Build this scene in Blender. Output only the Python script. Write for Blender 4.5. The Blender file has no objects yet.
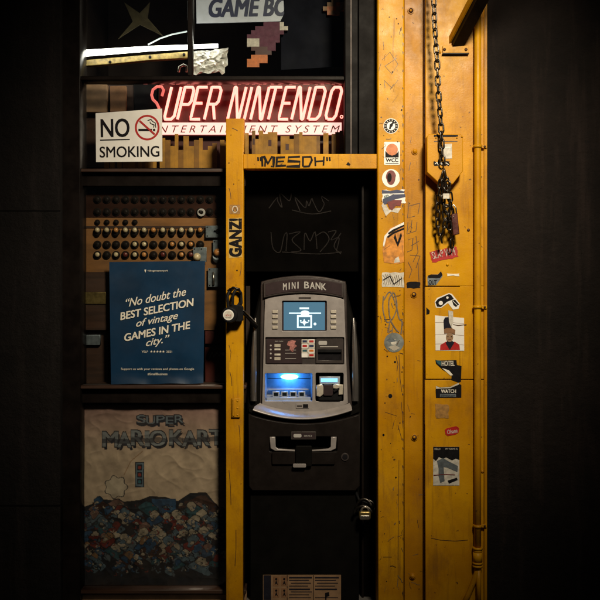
import bpy, bmesh, math, random
from mathutils import Vector, Matrix, noise
random.seed(7)
SC = bpy.context.scene
COL = SC.collection
R = math.radians
FPX, D, ZC = 920.0, 4.0, 1.34          # focal length in photo pixels, camera distance to the yellow frame, eye height
def X(px, Y=0.0): return (px - 300.0) / FPX * (D + Y)
def Z(py, Y=0.0): return ZC + (300.0 - py) / FPX * (D + Y)
def S(p, Y=0.0): return p / FPX * (D + Y)
def P(px, py, Y=0.0): return Vector((X(px, Y), Y, Z(py, Y)))

# ------------------------------------------------------------------ camera
cam_d = bpy.data.cameras.new('camera'); cam = bpy.data.objects.new('camera', cam_d); COL.objects.link(cam)
cam.location = (0, -D, ZC); cam.rotation_euler = (R(90), 0, 0)
cam_d.sensor_width = 36; cam_d.lens = 36 * FPX / 600.0
cam_d.clip_start = 0.05; cam_d.clip_end = 500
SC.camera = cam
# ------------------------------------------------------------------ night sky
w = bpy.data.worlds.new('World'); SC.world = w; w.use_nodes = True
nt = w.node_tree; bg = nt.nodes['Background']
sky = nt.nodes.new('ShaderNodeTexSky'); sky.sky_type = 'NISHITA'; sky.sun_disc = False
sky.sun_elevation = R(35); sky.sun_rotation = R(150)
nt.links.new(sky.outputs[0], bg.inputs[0]); bg.inputs[1].default_value = 0.0016
# ------------------------------------------------------------------ the weak "sun" (night) and the street lamp above the pavement
sd = bpy.data.lights.new('sun', 'SUN'); sd.energy = 0.05; sd.angle = R(12); sd.color = (1, .88, .7)
so = bpy.data.objects.new('sun', sd); COL.objects.link(so)
so.rotation_euler = (R(55), 0, R(30))
def spot(name, loc, aim, power, col, size, blend, radius):
    l = bpy.data.lights.new(name, 'SPOT'); l.energy = power; l.color = col
    l.spot_size = R(size); l.spot_blend = blend; l.shadow_soft_size = radius
    o = bpy.data.objects.new(name, l); COL.objects.link(o); o.location = loc
    o.rotation_euler = (Vector(aim) - Vector(loc)).to_track_quat('-Z', 'Y').to_euler()
    return o
spot('street_lamp_light', (0.85, -2.6, 3.35), (0.16, 0.0, 1.82), 640, (1, .86, .64), 55, 1.0, 0.26)
SC.view_settings.view_transform = 'Standard'; SC.view_settings.look = 'None'
SC.view_settings.exposure = 0.0; SC.view_settings.gamma = 1.0; SC.view_settings.use_curve_mapping = False
SC.render.engine = 'CYCLES'
SC.cycles.use_denoising = True
SC.cycles.max_bounces = 6
SC.cycles.sample_clamp_indirect = 4
SC.cycles.caustics_reflective = False

# ------------------------------------------------------------------ materials
def nodes(m):
    m.use_nodes = True
    return m.node_tree, m.node_tree.nodes['Principled BSDF']
def tnoise(t, scale, detail=5, rough=.6, stretch=None, off=(0, 0, 0)):
    g = t.nodes.new('ShaderNodeNewGeometry')
    mp = t.nodes.new('ShaderNodeMapping'); mp.inputs['Location'].default_value = off
    mp.inputs['Scale'].default_value = stretch or (1, 1, 1)
    n = t.nodes.new('ShaderNodeTexNoise'); n.inputs['Scale'].default_value = scale
    n.inputs['Detail'].default_value = detail; n.inputs['Roughness'].default_value = rough
    t.links.new(g.outputs['Position'], mp.inputs[0]); t.links.new(mp.outputs[0], n.inputs['Vector'])
    return n.outputs['Fac']
def ramp(t, fac, a, b, ca=0.0, cb=1.0):
    m = t.nodes.new('ShaderNodeMapRange'); m.inputs['From Min'].default_value = a; m.inputs['From Max'].default_value = b
    m.inputs['To Min'].default_value = ca; m.inputs['To Max'].default_value = cb
    t.links.new(fac, m.inputs['Value']); return m.outputs[0]
def mixc(t, fac, a, b):
    m = t.nodes.new('ShaderNodeMix'); m.data_type = 'RGBA'
    for sock, v in ((m.inputs[6], a), (m.inputs[7], b)):
        if isinstance(v, tuple): sock.default_value = (*v[:3], 1)
        else: t.links.new(v, sock)
    if isinstance(fac, float): m.inputs[0].default_value = fac
    else: t.links.new(fac, m.inputs[0])
    return m.outputs[2]
def bump(t, b, fac, strength, dist=.002):
    n = t.nodes.new('ShaderNodeBump'); n.inputs['Strength'].default_value = strength; n.inputs['Distance'].default_value = dist
    t.links.new(fac, n.inputs['Height']); t.links.new(n.outputs[0], b.inputs['Normal'])
def mat(name, c, rough=.5, metal=0.0, var=.25, scale=30, bmp=.15, spec=.5, stretch=None, emit=None, es=0, alpha=None, coat=0):
    m = bpy.data.materials.new(name); t, b = nodes(m)
    if max(c) < .05 and not coat and spec == .5: spec = .07
    dark = tuple(v * (1 - var) for v in c)
    f = tnoise(t, scale, stretch=stretch)
    t.links.new(mixc(t, ramp(t, f, .35, .65), c, dark), b.inputs['Base Color'])
    b.inputs['Metallic'].default_value = metal
    b.inputs['Specular IOR Level'].default_value = spec
    t.links.new(ramp(t, tnoise(t, scale * .6, off=(3, 1, 2)), .3, .7, max(0.03, rough - .1), min(1, rough + .12)), b.inputs['Roughness'])
    if bmp: bump(t, b, tnoise(t, scale * 3), bmp)
    if coat: b.inputs['Coat Weight'].default_value = coat
    if emit:
        b.inputs['Emission Color'].default_value = (*emit, 1); b.inputs['Emission Strength'].default_value = es
    return m
def yellow_paint(name, base=(.60, .295, .003), deep=(.45, .195, .002), dirt=1.0, seed=0.0):
    m = bpy.data.materials.new(name); t, b = nodes(m)
    o = (seed, seed * 2, seed * 3)
    c = mixc(t, ramp(t, tnoise(t, 3.0, 6, .6, off=o), .38, .62), base, deep)
    # hand grime: broad brown smears
    g = ramp(t, tnoise(t, 5.5, 8, .72, (1, 1, .55), o), .52, .74, 0, .62 * dirt)
    c = mixc(t, g, c, (.16, .07, .012))
    # vertical drips
    d = ramp(t, tnoise(t, 16, 5, .65, (2.4, 1, .16), (seed + 5, 0, 1)), .56, .72, 0, .55 * dirt)
    c = mixc(t, d, c, (.20, .085, .012))
    # small chips down to primer / rust
    k = ramp(t, tnoise(t, 55, 3, .5, off=(seed, 4, 9)), .715, .735, 0, .8)
    c = mixc(t, k, c, (.06, .025, .012))
    e = ramp(t, tnoise(t, 2.1, 9, .78, (1.2, 1, .6), (seed, 7, 2)), .53, .62, 0, .42 * dirt)
    c = mixc(t, e, c, (.24, .10, .02))
    s = ramp(t, tnoise(t, 34, 2, .4, (1, 1, .05), (9, 0, seed)), .74, .76, 0, .45)
    c = mixc(t, s, c, (.13, .055, .015))
    t.links.new(c, b.inputs['Base Color'])
    t.links.new(ramp(t, tnoise(t, 9, 6, .7, off=(1, seed, 0)), .3, .7, .30, .55), b.inputs['Roughness'])
    b.inputs['Specular IOR Level'].default_value = .22
    n1 = ramp(t, tnoise(t, 4, 3, .5), 0, 1, 0, 1)
    ad = t.nodes.new('ShaderNodeMath'); ad.operation = 'MULTIPLY_ADD'
    t.links.new(tnoise(t, 130, 4, .6), ad.inputs[0]); ad.inputs[1].default_value = .16; t.links.new(n1, ad.inputs[2])
    bump(t, b, ad.outputs[0], .5, .006)
    return m
def emis(name, c, s):
    m = bpy.data.materials.new(name); t, b = nodes(m)
    b.inputs['Base Color'].default_value = (*[min(1, v) * .5 for v in c], 1)
    b.inputs['Emission Color'].default_value = (*c, 1); b.inputs['Emission Strength'].default_value = s
    return m
def glassmat(name, tint=(1, 1, 1), fres=1.45, rough=.02):
    m = bpy.data.materials.new(name); m.use_nodes = True; t = m.node_tree
    t.nodes.remove(t.nodes['Principled BSDF']); out = t.nodes['Material Output']
    a = t.nodes.new('ShaderNodeBsdfTransparent'); a.inputs[0].default_value = (*tint, 1)
    g = t.nodes.new('ShaderNodeBsdfGlossy'); g.inputs['Roughness'].default_value = rough
    f = t.nodes.new('ShaderNodeFresnel'); f.inputs[0].default_value = fres
    mx = t.nodes.new('ShaderNodeMixShader')
    t.links.new(f.outputs[0], mx.inputs[0]); t.links.new(a.outputs[0], mx.inputs[1]); t.links.new(g.outputs[0], mx.inputs[2])
    t.links.new(mx.outputs[0], out.inputs[0]); return m
M = {}
M['yel'] = yellow_paint('yellow_paint_column', seed=0.0)
M['yel2'] = yellow_paint('yellow_paint_post', seed=3.1)
M['yel3'] = yellow_paint('yellow_paint_channel', base=(.50, .232, .002), deep=(.37, .155, .002), seed=6.4)
M['yel4'] = yellow_paint('yellow_paint_pipe', seed=8.2, dirt=.8)
M['gold'] = mat('gold_card', (.50, .235, .02), .6, var=.4, scale=20)
M['gold2'] = mat('dark_gold_card', (.30, .13, .014), .6, var=.4, scale=20)
M['blk'] = mat('black_paint', (.007, .006, .006), .55, var=.5, scale=14, bmp=.2)
M['frame'] = mat('dark_frame_paint', (.011, .008, .007), .38, var=.5, scale=12, bmp=.2)
M['alc'] = mat('alcove_black_panel', (.0034, .0030, .0028), .8, var=.4, scale=6, bmp=.1, spec=0.0)
M['wood'] = mat('dark_brown_wood', (.05, .022, .012), .5, var=.5, scale=12, stretch=(.3, 1, 3))
M['maroon'] = mat('dark_maroon_panel', (.075, .014, .010), .45, var=.4, scale=8)
M['int'] = mat('shop_interior_dark', (.035, .026, .022), .8, var=.4, scale=4)
M['stucco'] = mat('dark_stucco', (.020, .013, .011), .85, var=.55, scale=16, bmp=.9)
M['brick'] = mat('dark_painted_masonry', (.022, .016, .014), .8, var=.5, scale=10, bmp=.8)
def rough_wall(name, c):
    m = bpy.data.materials.new(name); t, b = nodes(m)
    k = mixc(t, ramp(t, tnoise(t, 2.2, 9, .72), .38, .66), c, tuple(v * .35 for v in c))
    k = mixc(t, ramp(t, tnoise(t, 9, 6, .7, (1.6, 1, .14), (4, 0, 0)), .52, .70, 0, .7), k, tuple(v * 2.2 for v in c))
    k = mixc(t, ramp(t, tnoise(t, 40, 4, .6), .66, .70, 0, .8), k, (.006, .005, .005))
    t.links.new(k, b.inputs['Base Color']); b.inputs['Roughness'].default_value = .8; b.inputs['Specular IOR Level'].default_value = .25
    bump(t, b, tnoise(t, 26, 9, .75), .9, .012); return m
M['stucco'] = rough_wall('dark_stained_stucco', (.013, .0085, .007)); M['brick'] = rough_wall('dark_stained_plaster', (.010, .0075, .007))
M['ground'] = mat('concrete_pavement', (.16, .15, .14), .85, var=.35, scale=8, bmp=.5)
M['white'] = mat('white_vinyl', (.78, .76, .72), .42, var=.10, scale=18, bmp=.06)
M['cream'] = mat('cream_ink', (.80, .75, .64), .5, var=.12, scale=40, bmp=0)
M['offw'] = mat('dirty_white_paper', (.62, .58, .50), .6, var=.35, scale=60, bmp=.2)
M['ink'] = mat('black_ink', (.012, .011, .013), .45, var=.3, scale=60, bmp=0)
M['inkb'] = mat('brown_marker', (.09, .04, .012), .5, var=.4, scale=60, bmp=0)
M['greyink'] = mat('grey_marker', (.20, .15, .10), .5, var=.5, scale=60, bmp=0)
M['ghost'] = mat('faded_grey_scratch', (.017, .014, .013), .6, var=.6, scale=40, bmp=0)
M['red'] = mat('red_ink', (.42, .012, .010), .45, var=.2, scale=50, bmp=0)
M['dred'] = mat('dark_red_ink', (.16, .008, .008), .45, var=.4, scale=60, bmp=0)
M['orange'] = mat('orange_ink', (.62, .17, .03), .45, var=.35, scale=70, bmp=0)
M['pblue'] = mat('poster_blue', (.004, .031, .080), .38, var=.35, scale=5, bmp=.1)
M['teal'] = mat('teal_ink', (.02, .09, .11), .45, var=.3, scale=50, bmp=0)
M['navy'] = mat('navy_ink', (.02, .03, .09), .45, var=.3, scale=50, bmp=0)
M['ltblue'] = mat('pale_blue_sign', (.62, .68, .78), .4, var=.12, scale=20, bmp=.05)
M['greyb'] = mat('blue_grey_metal', (.23, .27, .30), .4, .6, var=.4, scale=40)
M['chain'] = mat('worn_steel_chain', (.13, .115, .10), .28, .95, var=.6, scale=90, bmp=.3)
M['steel'] = mat('bare_steel', (.55, .50, .44), .3, .95, var=.4, scale=60, bmp=.2)
M['brass'] = mat('old_brass', (.30, .22, .08), .4, .8, var=.4, scale=60)
M['rust'] = mat('rusty_dark_bolt', (.10, .04, .015), .6, .3, var=.5, scale=80)
M['rubber'] = mat('black_rubber', (.012, .012, .013), .42, var=.3, scale=40)
M['peg'] = mat('brown_rack_board', (.30, .13, .035), .5, var=.5, scale=9, stretch=(.4, 1, 2))
M['ledge_shade'] = mat('ledge_shade_board', (.040, .016, .010), .55, var=.5, scale=12, stretch=(.3, 1, 3))  # darker colour paints the ledge's shade onto the upper knob board
M['knobd'] = mat('dark_knob', (.016, .012, .010), .42, var=.5, scale=60, bmp=0)
M['knobc'] = mat('cream_knob', (.62, .50, .30), .3, var=.3, scale=60, bmp=0, coat=.4)
M['knobo'] = mat('orange_brown_knob', (.55, .24, .07), .3, var=.3, scale=60, bmp=0, coat=.4)
M['knobr'] = mat('dark_red_knob', (.13, .025, .02), .3, var=.3, scale=60, bmp=0, coat=.4)
M['face'] = mat('silver_beige_plastic', (.34, .31, .30), .36, .25, var=.16, scale=26, bmp=.08)
M['shell'] = mat('dark_grey_shell', (.05, .040, .038), .38, .2, var=.25, scale=20, bmp=.08)
M['door'] = mat('charcoal_plastic', (.013, .010, .009), .42, var=.3, scale=22, bmp=.2)
M['cab'] = mat('matt_black_cabinet', (.005, .0045, .004), .55, var=.4, scale=12, bmp=.2)
M['trim'] = mat('gloss_dark_trim', (.30, .28, .27), .20, .7, var=.3, scale=9, bmp=.05)
M['panel'] = mat('dark_violet_panel', (.040, .028, .030), .4, var=.2, scale=30, bmp=0)
M['cav'] = mat('grey_tray_plastic', (.34, .38, .44), .35, .1, var=.2, scale=40, bmp=.05)
M['pink'] = mat('faded_pink_print', (.48, .19, .17), .5, var=.5, scale=120, bmp=0)
M['button'] = mat('pale_metal_button', (.68, .62, .52), .3, .4, var=.15, scale=60, bmp=0)
M['screen'] = emis('screen_blue_glow', (.040, .12, .19), 1.0)
M['scrw'] = emis('screen_white_glow', (.62, .86, .95), 1.1)
M['cyan'] = emis('cyan_led', (.16, .52, 1.0), 2.2)
M['lampb'] = emis('blue_white_led', (.05, .33, 1.0), 42)
M['neon'] = emis('neon_tube_glow', (1.0, .235, .185), 4.0)
M['neonp'] = emis('pink_neon_tube_glow', (1.0, .20, .16), 1.0)
M['strip'] = emis('neon_strip_glow', (1.0, .44, .38), 2.0)
M['tube'] = emis('fluorescent_tube_glow', (1.0, .97, .86), 13)
M['reflglow'] = emis('reflection_glow', (.75, .85, .80), .9)
M['redac'] = mat('red_acrylic_sheet', (.10, .001, .001), .45, var=.3, scale=6, bmp=0)
M['glass'] = glassmat('window_glass', (.93, .94, .93))
M['clear'] = glassmat('clear_plastic', (.75, .8, .82), 1.5, .15)
M['wrap'] = mat('silver_plastic_wrap', (.85, .84, .78), .2, .25, var=.3, scale=30, bmp=.6)
M['olive'] = mat('star_reflection_olive', (.05, .04, .016), .5, .4, var=.4, scale=40)
M['purple'] = mat('plum_felt', (.13, .045, .075), .8, var=.3, scale=60)
M['tan'] = mat('tan_board', (.32, .19, .10), .6, var=.3, scale=20)
M['cloth'] = mat('cream_cloth', (.36, .255, .17), .85, var=.28, scale=7, bmp=.4)
M['disc'] = mat('silver_holographic_film', (.55, .60, .58), .22, .6, var=.5, scale=22, bmp=.1)
M['residue'] = mat('sticker_glue_residue', (.38, .19, .04), .7, var=.5, scale=60)
for k, c in dict(c_blue=(.025, .075, .15), c_dk=(.018, .018, .028), c_red=(.20, .03, .02), c_cream=(.40, .29, .19), c_tan=(.26, .13, .06),
                 c_teal=(.03, .10, .12), c_gold=(.32, .18, .05), c_grey=(.17, .20, .22), c_lb=(.15, .21, .26), c_rose=(.26, .15, .11)).items():
    M[k] = mat('banner_print_' + k[2:], c, .85, var=.3, scale=30, bmp=.2)

# ------------------------------------------------------------------ mesh builder
ORG = {}
class MB:
    def __init__(s): s.bm = bmesh.new(); s.m = []
    def mi(s, m):
        m = M[m] if isinstance(m, str) else m
        if m not in s.m: s.m.append(m)
        return s.m.index(m)
    def add(s, me, m, smooth=False):
        n = len(s.bm.faces); s.bm.from_mesh(me); s.bm.faces.ensure_lookup_table()
        i = s.mi(m)
        for f in s.bm.faces[n:]:
            f.material_index = i
            if smooth: f.smooth = True
        bpy.data.meshes.remove(me); return s
    def curve(s, loops, m, Y, th, bev, pts_are_world=False):
        c = bpy.data.curves.new('t', 'CURVE'); c.dimensions = '2D'; c.fill_mode = 'BOTH' if th > 0 else 'FRONT'
        for lp in loops:
            sp = c.splines.new('POLY'); sp.points.add(len(lp) - 1)
            for q, (a, b) in zip(sp.points, lp): q.co = (X(a, Y), Z(b, Y), 0, 1)
            sp.use_cyclic_u = True
        if th > 0:
            bev = min(bev, th * .45); c.extrude = th / 2 - bev
            if bev > 0: c.bevel_depth = bev; c.bevel_resolution = 1; c.offset = -bev
        return s._bake(c, m, Y + th / 2)
    def _bake(s, c, m, Yc):
        o = bpy.data.objects.new('t', c); me = bpy.data.meshes.new_from_object(o)
        bpy.data.objects.remove(o); bpy.data.curves.remove(c)
        me.transform(Matrix.Translation((0, Yc, 0)) @ Matrix.Rotation(R(90), 4, 'X'))
        return s.add(me, m)
    def plate(s, pts, m, Y, th=.002, bev=0, holes=()): return s.curve([pts, *holes], m, Y, th, bev)
    def rect(s, x0, y0, x1, y1, m, Y, th=.002, bev=0, holes=(), rot=0):
        return s.plate(rot_pts([(x0, y0), (x1, y0), (x1, y1), (x0, y1)], rot), m, Y, th, bev, holes)
    def box(s, x0, y0, x1, y1, Ya, Yb, m, bev=.002): return s.rect(x0, y0, x1, y1, m, Ya, Yb - Ya, bev)
    def disc(s, cx, cy, rx, m, Y, th=.002, bev=0, ry=None, n=28, holes=()):
        return s.plate(ell(cx, cy, rx, ry or rx, n), m, Y, th, bev, holes)
    def loft(s, rows, m, smooth=True, closed=False):
        i = s.mi(m); V = [[s.bm.verts.new(p) for p in r] for r in rows]
        for a, b in zip(V, V[1:]):
            n = len(a)
            for k in range(n if closed else n - 1):
                try: f = s.bm.faces.new((a[k], a[(k + 1) % n], b[(k + 1) % n], b[k]))
                except ValueError: continue
                f.material_index = i; f.smooth = smooth
        return s
    def tube(s, pts, r, m, seg=10, closed=False, ysq=1.0):
        pts = [Vector(p) for p in pts]; n = len(pts); rows = []; up = None
        rr = r if isinstance(r, (list, tuple)) else [r] * n
        for k in range(n):
            a = pts[k - 1] if (k or closed) else pts[k]; b = pts[(k + 1) % n] if (k < n - 1 or closed) else pts[k]
            t = (b - a).normalized()
            if up is None: up = Vector((0, 1, 0)) if abs(t.y) < .9 else Vector((1, 0, 0))
            up = (up - t * up.dot(t)).normalized(); sd_ = t.cross(up)
            rows.append([pts[k] + (up * math.cos(q) * ysq + sd_ * math.sin(q)) * rr[k] for q in [j * 2 * math.pi / seg for j in range(seg)]])
        if closed: rows.append(rows[0]); 
        i = s.mi(m); V = [[s.bm.verts.new(p) for p in r_] for r_ in (rows[:-1] if closed else rows)]
        if closed: V.append(V[0])
        for a, b in zip(V, V[1:]):
            for k in range(seg):
                f = s.bm.faces.new((a[k], a[(k + 1) % seg], b[(k + 1) % seg], b[k])); f.material_index = i; f.smooth = True
        if not closed:
            for v in (V[0], V[-1]):
                f = s.bm.faces.new(v); f.material_index = i
        return s
    def ptube(s, px, Y, r, m, **k): return s.tube([P(a, b, Y) for a, b in px], S(r, Y), m, **k)
    def sphere(s, c, r, m, sy=1.0, sz=1.0, seg=14):
        n = len(s.bm.faces)
        g = bmesh.ops.create_uvsphere(s.bm, u_segments=seg, v_segments=max(6, seg // 2), radius=r,
                                      matrix=Matrix.Translation(c) @ Matrix.Diagonal((1, sy, sz, 1)))
        i = s.mi(m)
        for v in g['verts']:
            for f in v.link_faces: f.material_index = i; f.smooth = True
        return s
    def stroke(s, px, wd, m, Y, closed=False):
        """flat marker line, width wd (pixels)"""
        if m in ('ghost', 'greyink') and len(px) > 2:
            q = [px[0], *px, px[-1]]; px = []
            for k in range(1, len(q) - 2):
                for t in (0, .2, .4, .6, .8):
                    px.append(tuple(.5 * (2 * q[k][c] + (q[k + 1][c] - q[k - 1][c]) * t + (2 * q[k - 1][c] - 5 * q[k][c] + 4 * q[k + 1][c] - q[k + 2][c]) * t * t + (3 * q[k][c] - q[k - 1][c] - 3 * q[k + 1][c] + q[k + 2][c]) * t ** 3) for c in (0, 1)))
            px.append(q[-1])
        pts = [Vector((X(a, Y), Z(b, Y))) for a, b in px]; w_ = S(wd, Y) / 2; n = len(pts); L = []
        for k in range(n):
            a = pts[max(0, k - 1)]; b = pts[min(n - 1, k + 1)]; t = (b - a)
            t = t.normalized() if t.length > 0 else Vector((1, 0)); nn = Vector((-t.y, t.x))
            sc = 1.0
            if 0 < k < n - 1:
                t1 = (pts[k] - pts[k - 1]).normalized(); sc = 1 / max(.6, abs(nn.dot(Vector((-t1.y, t1.x)))))
            y = Y - .00004 * k
            L.append(((pts[k] + nn * w_ * sc), (pts[k] - nn * w_ * sc), y))
        i = s.mi(m); V = [(s.bm.verts.new((a.x, y, a.y)), s.bm.verts.new((b.x, y, b.y))) for a, b, y in L]
        for a, b in zip(V, V[1:]):
            f = s.bm.faces.new((a[0], b[0], b[1], a[1])); f.material_index = i
        return s
    def text(s, txt, x0, y0, x1, y1, m, Y, th=.0006, bold=0.0, shear=0.0, rot=0.0, outline=None, track=1.0, fitw=True):
        if bold > 0:
            d_ = bold * (y1 - y0) * .9; x0, x1, y0, y1 = x0 + d_, x1 - d_, y0 + d_ * .6, y1 - d_ * .6
            for k, (a, b) in enumerate(((-1, -.6), (1, -.6), (-1, .6), (1, .6), (0, 0))):
                s.text(txt, x0 + a * d_, y0 + b * d_, x1 + a * d_, y1 + b * d_, m, Y - k * .00008, th, 0, shear, rot, outline, track, fitw)
            return s
        c = bpy.data.curves.new('t', 'FONT'); c.body = txt; c.size = 1; c.shear = shear; c.space_character = track
        c.resolution_u = 4
        if outline: c.fill_mode = 'NONE'
        else: c.extrude = 0
        o = bpy.data.objects.new('t', c); me = bpy.data.meshes.new_from_object(o)
        bpy.data.objects.remove(o); bpy.data.curves.remove(c)
        if not len(me.vertices): return s
        xs = [v.co.x for v in me.vertices]; ys = [v.co.y for v in me.vertices]
        ax, bx_, ay, by = min(xs), max(xs), min(ys), max(ys)
        sx = S(x1 - x0, Y) / (bx_ - ax); sy = S(y1 - y0, Y) / (by - ay)
        if not fitw: sx = min(sx, sy * fitw if fitw else sy)
        cx, cz = X((x0 + x1) / 2, Y), Z((y0 + y1) / 2, Y); ca, sa = math.cos(R(rot)), math.sin(R(rot))
        for v in me.vertices:
            a = (v.co.x - (ax + bx_) / 2) * sx; b = (v.co.y - (ay + by) / 2) * sy
            v.co = (cx + a * ca - b * sa, Y, cz + a * sa + b * ca)
        if outline:
            adj = {}
            for e in me.edges:
                a, b = e.vertices; adj.setdefault(a, []).append(b); adj.setdefault(b, []).append(a)
            seen = set()
            for st in list(adj):
                if st in seen: continue
                loop = [st]; seen.add(st); cur = st
                while True:
                    nx = [q for q in adj[cur] if q not in seen]
                    if not nx: break
                    cur = nx[0]; seen.add(cur); loop.append(cur)
                pts = []
                for q in loop:
                    co = me.vertices[q].co.copy()
                    if not pts or (co - pts[-1]).length > .0015: pts.append(co)
                if len(pts) > 3: s.tube(pts, outline, m, seg=6, closed=True)
            bpy.data.meshes.remove(me); return s
        return s.add(me, m)
    def build(s, name, parent=None, fn=None):
        if fn:
            for v in s.bm.verts: v.co = fn(v.co)
        if parent is None:
            xs = [v.co for v in s.bm.verts]
            lo = [min(c[i] for c in xs) for i in range(3)]; hi = [max(c[i] for c in xs) for i in range(3)]
            loc = Vector(((lo[0] + hi[0]) / 2, (lo[1] + hi[1]) / 2, lo[2])); org = loc
        else: org = ORG[parent.name]; loc = None
        bmesh.ops.translate(s.bm, verts=s.bm.verts, vec=-org)
        bmesh.ops.recalc_face_normals(s.bm, faces=s.bm.faces)
        me = bpy.data.meshes.new(name); s.bm.to_mesh(me); s.bm.free()
        for m in s.m: me.materials.append(m)
        o = bpy.data.objects.new(name, me); COL.objects.link(o)
        if parent is None: o.location = loc
        else: o.parent = parent
        ORG[o.name] = org.copy(); return o
def tag(o, label=None, cat=None, group=None, kind=None):
    for k, v in (('label', label), ('category', cat), ('group', group), ('kind', kind)):
        if v: o[k] = v
    return o
def thing(name, label, cat, loc=(0, 0, 0), group=None):
    o = bpy.data.objects.new(name, None); COL.objects.link(o); o.location = loc; o.empty_display_size = .1
    ORG[o.name] = Vector(loc); return tag(o, label, cat, group)
def ell(cx, cy, rx, ry, n=28, a0=0, a1=360):
    full = abs(a1 - a0) >= 360
    return [(cx + rx * math.cos(R(a0 + (a1 - a0) * i / (n if full else n - 1))), cy - ry * math.sin(R(a0 + (a1 - a0) * i / (n if full else n - 1)))) for i in range(n)]
def rot_pts(pts, deg):
    if not deg: return pts
    cx = sum(p[0] for p in pts) / len(pts); cy = sum(p[1] for p in pts) / len(pts); c, s_ = math.cos(R(deg)), math.sin(R(deg))
    return [(cx + (x - cx) * c + (y - cy) * s_, cy - (x - cx) * s_ + (y - cy) * c) for x, y in pts]
def arc(x0, x1, ye, ym, n=17):
    """parabola from (x0,ye) to (x1,ye) through ym in the middle"""
    return [(x0 + (x1 - x0) * i / (n - 1), ye + (ym - ye) * (1 - (2 * i / (n - 1) - 1) ** 2)) for i in range(n)]
def rrect(x0, y0, x1, y1, r, n=5):
    out = []
    for cx, cy, a in ((x1 - r, y0 + r, 0), (x0 + r, y0 + r, 90), (x0 + r, y1 - r, 180), (x1 - r, y1 - r, 270)):
        out += ell(cx, cy, r, r, n, a, a + 90)
    return out
def torn(x0, y0, x1, y1, j=1.0, n=6):
    """rectangle outline with torn edges"""
    rnd = random.uniform; o = []
    cs = [(x0, y0), (x1, y0), (x1, y1), (x0, y1)]
    for k in range(4):
        a, b = cs[k], cs[(k + 1) % 4]
        for i in range(n):
            t = i / n; o.append((a[0] + (b[0] - a[0]) * t + rnd(-j, j), a[1] + (b[1] - a[1]) * t + rnd(-j, j)))
    return o

# ================================================================== SETTING
g = MB(); i = g.mi('ground')
g.bm.faces.new([g.bm.verts.new(c) for c in ((-60, -60, 0), (60, -60, 0), (60, 40, 0), (-60, 40, 0))]).material_index = i
tag(g.build('ground'), kind='structure')

# ---- dark wall on the right
o = MB(); o.box(487.3, -160, 900, 640, .045, .6, 'stucco', .004)
for y in (-40, 700): o.box(487.6, y, 900, y + 1.2, .042, .05, 'blk', 0)
tag(o.build('stucco_wall'), 'dark brown stucco wall to the right of the yellow steel column', 'wall')
# ---- masonry pillar at the left
o = MB()
for y0 in (-90, 210, 505): o.box(-160, y0, 60.2, y0 + 1.0, -.001, .004, 'blk', 0)
o.box(-170, -160, 60.5, 640, .002, .6, 'brick', 0)
tag(o.build('plaster_pillar'), 'dark plastered pillar at the left edge of the shop window', 'pillar')

# ================================================================== STOREFRONT WINDOW
SF = thing('shop_window', 'dark framed shop window with lit shop sign, left of the cash machine alcove', 'shop window', (X(210), .1, 0))
f = MB()
f.box(60.5, -160, 80, 640, .035, .16, 'frame', .003)
f.box(345, -160, 358, 156, .03, .16, 'blk', .003)
f.box(358.6, -160, 378.5, 156, .05, .16, 'blk', .003)
f.box(80, 76, 345, 80, .05, .135, 'frame', .003); f.box(80, 80.2, 345, 81.6, .08, .135, 'frame', .001)
f.box(187.5, -160, 192, 75.7, .06, .13, 'frame', .003)
f.box(80, 168.5, 246, 172, .055, .15, 'wood', .003); f.box(80, 172.3, 246, 186, .085, .14, 'frame', .002)
f.box(80, 385.5, 246, 389, .05, .15, 'wood', .003); f.box(80, 389.3, 246, 403, .08, .15, 'frame', .002)
f.box(80, 590, 246, 594, .05, .15, 'wood', .003); f.box(80, 594.3, 246, 612, .08, .15, 'tan', .002)
f.box(80, -160, 345, -60, .05, .15, 'frame', .003)
f.box(350.5, -150, 351.6, 154, .026, .04, 'wood', 0)
f.build('window_frame', SF)
for x0, y0, x1, y1 in ((80, -60, 187.5, 76), (192, -60, 345, 76), (80, 84, 345, 168.6), (80, 186, 228, 385.6), (80, 403, 228, 590)):
    p = MB(); p.rect(x0, y0, x1, y1, 'glass', .105, .004); p.build('glass_pane', SF)
r_ = MB()   # room behind
Yb = 1.0
for a, b, c, d, ya, yb in ((60, -200, 400, 640, Yb, Yb + .05),):
    r_.box(a, b, c, d, ya, yb, 'int', 0)
def wbox(mb, x0, x1, y0, y1, z0, z1, m):
    n = mb.mi(m); bm = mb.bm
    v = [bm.verts.new((x, y, z)) for x in (x0, x1) for y in (y0, y1) for z in (z0, z1)]
    for q in ((0, 1, 3, 2), (4, 6, 7, 5), (0, 4, 5, 1), (2, 3, 7, 6), (0, 2, 6, 4), (1, 5, 7, 3)):
        bm.faces.new([v[k] for k in q]).material_index = n
wbox(r_, X(56), X(60.4), .17, 1.25, 0, 3.4, 'int')
wbox(r_, X(380), X(384), .17, 1.25, 1.95, 3.4, 'int')
wbox(r_, X(60), X(384), .17, 1.25, 3.3, 3.36, 'int')
wbox(r_, X(80), X(246), .152, .55, Z(388), Z(385.6), 'wood')
wbox(r_, X(80), X(246), .152, .45, Z(172), Z(169), 'wood')
wbox(r_, X(80), X(377), .137, .19, Z(80, .137), Z(77.5, .137), 'frame')
r_.build('display_box', SF)

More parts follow.
